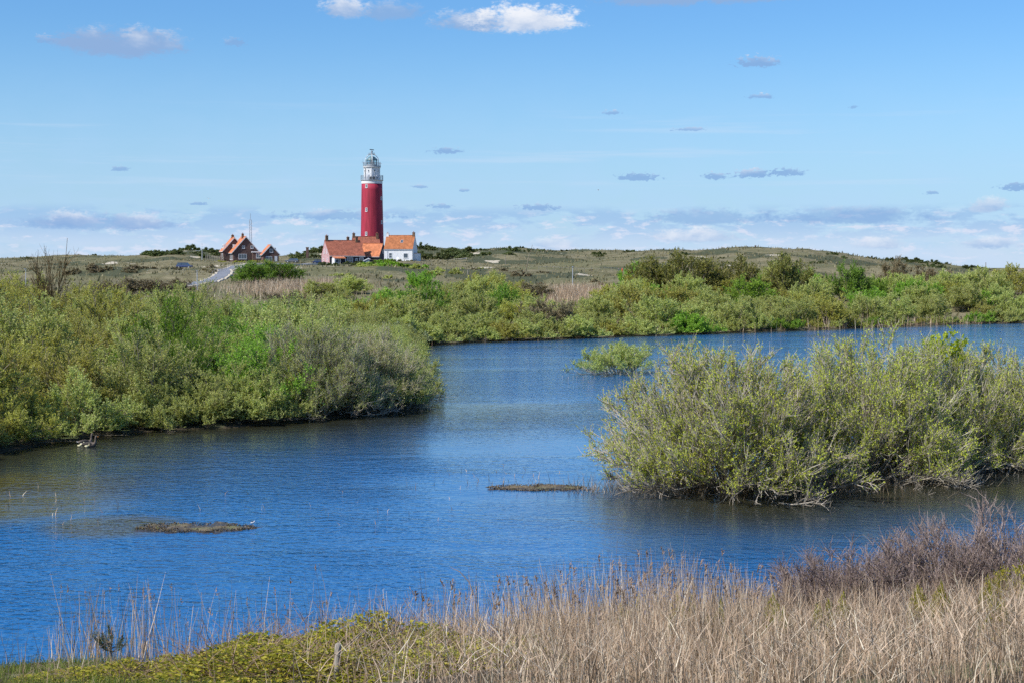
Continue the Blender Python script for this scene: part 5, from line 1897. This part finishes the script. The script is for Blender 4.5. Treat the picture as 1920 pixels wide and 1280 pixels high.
BR = [bramble(61, 1.5, 1.15, 5200), bramble(62, 1.7, 1.0, 5600)]
M_CANE = leaf_mat('bramble_cane', [(0, (0.16, 0.09, 0.06)), (1, (0.34, 0.24, 0.17))], 0.0, 0.1, 0.8, 0.2)
for i, (px, Y, s, h, lab) in enumerate([
        (690, 29.4, 1.2, 0.62, 'highest yellow green bramble mound in the middle foreground'),
        (560, 28.2, 1.2, 0.6, 'bramble mound left of the wooden post'),
        (430, 27.8, 1.15, 0.62, 'low bramble mound at lower left, third from the highest one'),
        (820, 28.0, 1.2, 0.55, 'bramble mound right of the highest one, mixed with reeds'),
        (960, 27.6, 1.0, 0.5, 'rightmost bramble mound, half covered by reed stalks'),
        (330, 27.6, 0.9, 0.45, 'lowest bramble mound at the bottom left beside the grass'),
        (585, 26.0, 1.1, 0.36, 'flat bramble mat at the bottom edge below the highest mound'),
        (770, 25.6, 1.2, 0.42, 'flat bramble mat at the bottom edge right of the wooden post'),
        (480, 25.8, 1.2, 0.42, 'flat bramble mat at the bottom edge left of the wooden post'),
        (910, 25.4, 1.1, 0.36, 'flat bramble mat at the bottom edge where the reeds begin'),
        (235, 26.8, 0.95, 0.34, 'small bramble mat below the pine sapling'),
        (120, 26.6, 0.8, 0.28, 'small bramble mat in the grass nearest the lower left corner')]):
    c = gpt(px, Y)
    put_bush(BR[i % 2], (M_CANE, LF_BRAM), 'bramble', lab, 'bramble', c - Vector((0, 0, 0.05)), i * 1.3, (s, s, h), None, ('canes', 'leaves'))
for i in range(16):
    r_ = random.Random(i)
    px = r_.uniform(1080, 1900)
    c = gpt(px, r_.uniform(28, 32))
    put_bush(BR[i % 2], (M_CANE, LF_BRAM), 'bramble', 'small sprig of bramble leaves among the dry reeds', 'bramble', c, i * 1.1, (0.2, 0.2, 0.75), 'bramble sprigs in the reeds', ('canes', 'leaves'))

PB = [bush(701, 66, 0.6, 1.75, 1.7, 10, 7, 3, 0.022, 0.016, 0.28, 78, 0.04, 0.5, 0.25, 0.6, wig=0.2, twr=1.1),
      bush(702, 60, 0.5, 1.9, 1.5, 10, 7, 3, 0.022, 0.016, 0.28, 70, 0.04, 0.5, 0.25, 0.6, wig=0.2, twr=1.1)]
for i, (px, Y, s, h, lab) in enumerate([
        (1490, 37.4, 1.1, 0.85, 'low bare purplish bush at the left end of the row at lower right'),
        (1570, 37.2, 1.35, 1.2, 'bare purplish bush among the reeds, second from the left in the row at lower right'),
        (1690, 37.4, 1.4, 1.35, 'bare purplish bush in the middle of the row at lower right'),
        (1810, 37.0, 1.35, 1.35, 'bare purplish bush right of the middle one at lower right'),
        (1925, 36.0, 1.3, 1.42, 'tallest bare purplish bush, cut by the right edge at lower right')]):
    c = gpt(px, Y)
    put_bush(PB[i % 2], (BARK_P, LF_BROWN), 'bare_bush', lab, 'bush', c, i * 1.9, (s, s, h), None, ('stems', 'buds'))
c = gpt(1905, 34.5)
put_bush(SHOOT, (BARK_P, LF_BRAM), 'leafy_shrub', 'small yellow green leafy shrub among bare twigs at the right edge', 'shrub', c, 0.5, (0.45, 0.45, 0.65))


# weathered post in the brambles
c = gpt(628, 25.3)
pz = at(628, 1206, 25.3).z - c.z
p = MB().rev([(0.05, -0.3), (0.05, pz * 0.5), (0.053, pz - 0.05), (0.044, pz), (0.02, pz + 0.02)], 10).build('wooden_post', mat('bleached_wood', (0.36, 0.325, 0.275), 0.9, 0.1, 0.25, 12, stretch=(1, 1, 0.15)), None, True)
p.location = c
p.rotation_euler = (0.03, 0.05, 0)
tag(p, 'bleached round wooden post among the brambles', 'post')


def pine_sapling():
    r = np.random.default_rng(8)
    Y = 30.5
    c = gpt(203, Y)
    k = Y / F
    root = tag(empty('pine_sapling', c), 'small dark pine sapling on the bank at lower left', 'sapling')
    top = at(203, 1192, Y).z - c.z
    MB().tube([(0.02, 0, -0.1), (-0.02, 0, top * 0.5), (0.0, 0, top)], [0.02, 0.015, 0.008], 6).build('trunk', BARK_D, root)
    br = MB()
    tips = [((0, 0, top * 0.6), (0, 0, top + 0.12))]
    for i in range(13):
        a = r.uniform(0, 6.28)
        z0 = top * r.uniform(0.35, 0.95)
        l = 0.34 * r.uniform(0.6, 1.1)
        e = (math.cos(a) * l, math.sin(a) * l, z0 + 0.16)
        br.tube([(0, 0, z0), (e[0] * 0.6, e[1] * 0.6, z0 + 0.04), e], [0.009, 0.007, 0.005], 4)
        tips.append(((e[0] * 0.35, e[1] * 0.35, z0 + 0.02), e))
    br.build('branches', BARK_D, root)
    P, D = [], []
    for a, b in tips:
        a, b = np.array(a), np.array(b)
        for t in np.linspace(0, 1, 70):
            P.append(a + (b - a) * t)
            D.append(unit((b - a)[None])[0])
    V, Fl = leaves_at(r, np.array(P), np.array(D), 0.10, 0.09, 0.75)
    link('needles', np_mesh('needles', V, [Fl]), leaf_mat('pine_needles', [(0, (0.03, 0.05, 0.015)), (1, (0.11, 0.13, 0.05))], 0.05, 0.1), root)
    bd = MB()
    for a, b in tips[::2]:
        b = Vector(b)
        bd.tube([b, b + Vector((0, 0, 0.07))], [0.013, 0.008], 5)
    bd.build('buds', mat('pine_bud', (0.36, 0.20, 0.11), 0.7), root)


pine_sapling()


# ------------------------------------------------------------------ mud banks, geese, birds
def mud_mat():
    if 'mud_bank' in MATS:
        return MATS['mud_bank']
    m = bpy.data.materials.new('mud_bank')
    m.use_nodes = True
    g = NG(m.node_tree)
    p = g.n['Principled BSDF']
    tc = g.node('ShaderNodeTexCoord')
    x, y, z = g.sep(tc.outputs['Object'])
    n = g.noise(tc.outputs['Object'], 5.0, 5, 0.65)
    n2 = g.noise(tc.outputs['Object'], 1.2, 4, 0.6)
    dry = g.mix(g.smooth(n, 0.35, 0.65), (0.10, 0.075, 0.042), (0.21, 0.165, 0.10))
    dry = g.mix(g.m('MULTIPLY', g.smooth(n2, 0.5, 0.65), 0.7), dry, (0.13, 0.14, 0.05))
    wet = g.smooth(g.m('ADD', z, g.m('MULTIPLY', g.m('SUBTRACT', n, 0.5), 0.05)), 0.075, 0.02)
    g.l.new(g.mix(wet, dry, (0.055, 0.043, 0.027)), p.inputs['Base Color'])
    g.put(p.inputs['Roughness'], g.m('SUBTRACT', 0.9, g.m('MULTIPLY', wet, 0.6)))
    b = g.node('ShaderNodeBump')
    b.inputs['Strength'].default_value = 0.6
    b.inputs['Distance'].default_value = 0.05
    g.l.new(n, b.inputs['Height'])
    g.l.new(b.outputs[0], p.inputs['Normal'])
    MATS['mud_bank'] = m
    return m


def mud_bank(label, px0, px1, py, wid, seed, extra=None):
    a, b = on_water(px0, py), on_water(px1, py - 3)
    cx, cy = (a.x + b.x) / 2, (a.y + b.y) / 2
    hl = (b.x - a.x) / 2
    n, m = 90, 26
    u = np.linspace(-1.15, 1.15, n)
    v = np.linspace(-1.3, 1.3, m)
    U, Vv = np.meshgrid(u, v)
    d = 1 - U ** 2 - (Vv / (0.75 + 0.35 * vnoise(U * 3 + 9, U * 0, seed))) ** 2 + 0.45 * fbm(U * 4.0, Vv * 2.0 + 3, seed + 7, 4)
    X, Yy = U * hl, Vv * wid
    Z = 0.10 * np.clip(d, -0.6, 0.75) + 0.03 * fbm(X * 2.2, Yy * 2.2, seed, 4) - 0.012
    idx = np.arange(n * m).reshape(m, n)
    Fq = np.stack([idx[:-1, :-1], idx[:-1, 1:], idx[1:, 1:], idx[1:, :-1]], -1).reshape(-1, 4)
    me = np_mesh('mud_bank', np.stack([X, Yy, Z], -1).reshape(-1, 3), [Fq], True)
    o = link('mud_bank', me, mud_mat())
    o.location = (cx, cy, 0)
    tag(o, label, kind='structure')
    r = np.random.default_rng(seed)
    k = 2600
    x = r.uniform(-1.02, 1.02, k)
    y = r.uniform(-1.0, 1.0, k)
    keep = 1 - x ** 2 - y ** 2 > 0.02
    x, y = x[keep] * hl, y[keep] * wid * 0.8
    z = 0.045 + 0.03 * fbm(x * 2.2, y * 2.2, seed, 4) - 0.02
    P = np.stack([x, y, z], -1)
    D = unit(np.concatenate([r.normal(0, 1, (len(x), 2)), r.uniform(0, 0.5, (len(x), 1))], 1))
    V, Fl = leaves_at(r, P, D, 0.07, 0.5, 0.3)
    lt = link('plant_litter', np_mesh('plant_litter', V, [Fl]), leaf_mat('bank_litter', [(0, (0.06, 0.045, 0.028)), (0.7, (0.15, 0.115, 0.065)), (0.95, (0.26, 0.22, 0.15)), (1, (0.14, 0.17, 0.05))], 0.0, 0.0, 0.9, 0.1), o)
    lt['kind'] = 'stuff'
    return o


mud_bank('low brown mud bank in the water at lower left', 250, 482, 991, 1.25, 3)
mud_bank('low brown mud bank in the water left of the largest willow', 912, 1102, 916, 1.05, 4)


def goose(label, px, py, rz, sc=1.0, name='goose'):
    c = on_water(px, py)
    root = tag(empty(name, (c.x, c.y, 0.0), rz, sc), label, 'goose', 'geese on the lake')
    # body lofted tail to breast, neck and head in one surface: centre x,z and radii (ry, rz)
    ring = [(-0.40, 0.17, 0.015, 0.012), (-0.34, 0.145, 0.075, 0.045), (-0.22, 0.11, 0.14, 0.10), (-0.05, 0.09, 0.165, 0.13), (0.10, 0.09, 0.155, 0.13),
            (0.20, 0.12, 0.12, 0.115), (0.255, 0.19, 0.075, 0.075), (0.275, 0.27, 0.05, 0.048), (0.28, 0.35, 0.042, 0.04), (0.285, 0.43, 0.04, 0.04),
            (0.30, 0.485, 0.045, 0.046), (0.335, 0.505, 0.042, 0.042), (0.365, 0.50, 0.028, 0.03), (0.375, 0.497, 0.012, 0.014)]
    n = 12
    vs, fs = [], []
    for i, (x, z, ry, rr) in enumerate(ring):
        a = ring[max(0, i - 1)]
        b = ring[min(len(ring) - 1, i + 1)]
        t = Vector((b[0] - a[0], 0, b[1] - a[1])).normalized()
        up = Vector((-t.z, 0, t.x))
        for k in range(n):
            q = 2 * math.pi * k / n
            p = Vector((x, 0, z)) + Vector((0, 1, 0)) * (math.cos(q) * ry) + up * (math.sin(q) * rr)
            vs.append(p)
    for i in range(len(ring) - 1):
        for k in range(n):
            k2 = (k + 1) % n
            fs.append((i * n + k, i * n + k2, (i + 1) * n + k2, (i + 1) * n + k))
    fs.append(tuple(reversed(range(n))))
    fs.append(tuple(range((len(ring) - 1) * n, len(ring) * n)))
    MB().add(vs, fs).build('body', mat('goose_down', (0.15, 0.12, 0.095), 0.85, 0.2, 0.3, 14, stretch=(0.6, 1, 2.5)), root, True)
    wm = mat('goose_wing', (0.07, 0.062, 0.055), 0.8, 0.2, 0.4, 18, stretch=(0.3, 1, 2))
    for s in (-1, 1):
        w = MB().rev([(0.005, -0.29), (0.05, -0.2), (0.075, -0.02), (0.065, 0.14), (0.005, 0.22)], 10)
        o = w.build('wing', wm, root, True)
        o.rotation_euler = (0, math.radians(86), 0)
        o.scale = (1.15, 0.45, 1)
        o.location = (-0.07, s * 0.135, 0.155)
    MB().add([(-0.43, -0.04, 0.165), (-0.43, 0.04, 0.165), (-0.33, 0.07, 0.12), (-0.33, -0.07, 0.12), (-0.34, 0, 0.185), (-0.30, 0, 0.07)],
             [(0, 1, 4), (1, 2, 4), (3, 0, 4), (2, 1, 5), (1, 0, 5), (0, 3, 5), (2, 5, 3), (3, 4, 2)]).build('tail', M_WHITE, root)
    MB().add([(0.36, -0.022, 0.515), (0.36, 0.022, 0.515), (0.36, 0.02, 0.478), (0.36, -0.02, 0.478), (0.435, -0.008, 0.49), (0.435, 0.008, 0.49), (0.435, 0.008, 0.479), (0.435, -0.008, 0.479)],
             [(0, 3, 2, 1), (4, 5, 6, 7), (0, 1, 5, 4), (1, 2, 6, 5), (2, 3, 7, 6), (3, 0, 4, 7)]).build('beak', mat('goose_beak', (0.75, 0.30, 0.08), 0.5), root)
    for s in (-1, 1):
        MB().rev([(0.002, -0.007), (0.007, 0), (0.002, 0.007)], 6, 0, 0).build('eye', M_DARKIRON, root).location = (0.335, s * 0.041, 0.512)
    return root


goose('greylag goose with orange beak, the front one of the pair swimming right', 168.5, 837, math.radians(-6))
goose('greylag goose just behind the front one of the swimming pair', 160.5, 833, math.radians(28))


def gosling(px, py, rz):
    c = on_water(px, py)
    root = tag(empty('gosling', (c.x, c.y, 0), rz), 'tiny pale gosling on the water behind the two geese', 'gosling', 'goslings behind the geese')
    b = MB()
    ring = [(-0.11, 0.07, 0.01), (-0.07, 0.055, 0.045), (0.0, 0.045, 0.06), (0.06, 0.06, 0.05), (0.085, 0.11, 0.032), (0.1, 0.15, 0.035), (0.135, 0.15, 0.02), (0.15, 0.147, 0.006)]
    b.tube([(q[0], 0, q[1]) for q in ring], [q[2] for q in ring], 8)
    b.build('body', mat('gosling_down', (0.62, 0.58, 0.36), 0.9, 0.1, 0.3, 30), root, True)
    MB().add([(0.145, -0.01, 0.152), (0.145, 0.01, 0.152), (0.145, 0, 0.138), (0.17, 0, 0.143)], [(0, 1, 3), (1, 2, 3), (2, 0, 3), (0, 2, 1)]).build('beak', M_DARKIRON, root)


for px, py, a in ((149.5, 837, 0.2), (153.5, 834.5, -0.2), (163, 838, 0.1)):
    gosling(px, py, a)


def wader(px, py):
    c = on_water(px, py)
    root = tag(empty('wader', (c.x, c.y, 0.03), 0.4, 0.6), 'small black and white wading bird at the right end of the lower mud bank', 'bird')
    b = MB().tube([(-0.13, 0, 0.15), (-0.08, 0, 0.16), (0.0, 0, 0.16), (0.07, 0, 0.18), (0.09, 0, 0.22), (0.11, 0, 0.24), (0.135, 0, 0.24)], [0.008, 0.035, 0.055, 0.04, 0.025, 0.028, 0.008], 8)
    b.build('body', M_WHITE, root, True)
    w = MB().tube([(-0.13, 0, 0.2), (-0.02, 0, 0.215), (0.05, 0, 0.2)], [0.005, 0.035, 0.005], 6).build('back', M_DARKIRON, root, True)
    MB().tube([(0.13, 0, 0.24), (0.19, 0, 0.232)], [0.006, 0.003], 4).build('beak', M_DARKIRON, root)
    for s in (-1, 1):
        MB().tube([(0, s * 0.02, 0.12), (0.0, s * 0.02, -0.02)], 0.005, 4).build('leg', mat('goose_beak', (0.75, 0.3, 0.08)), root)


wader(474, 986)


def gull(label, px, py, Y, bank):
    c = at(px, py, Y)
    root = tag(empty('gull', c, bank), label, 'bird')
    MB().tube([(0, -0.25, 0), (0, -0.1, 0.01), (0, 0.08, 0.01), (0, 0.2, 0.02), (0, 0.26, 0.01)], [0.01, 0.06, 0.07, 0.04, 0.01], 8).build('body', M_WHITE, root, True)
    for s in (-1, 1):
        V = [(0, -0.08, 0.02), (0, 0.1, 0.02), (s * 0.35, 0.12, 0.16), (s * 0.35, -0.02, 0.15), (s * 0.75, -0.03, 0.08), (s * 0.33, 0.05, 0.185)]
        MB().add(V, [(0, 3, 5, 1), (1, 5, 2), (3, 4, 5), (2, 5, 4), (0, 1, 2, 3), (3, 2, 4)]).build('wing', mat('gull_grey', (0.2, 0.21, 0.23), 0.8), root)


gull('tiny dark gull in flight above the brick houses', 391, 373, 420, 0.4)
gull('tiny dark gull in flight above the middle skyline', 1122, 357, 420, 1.2)
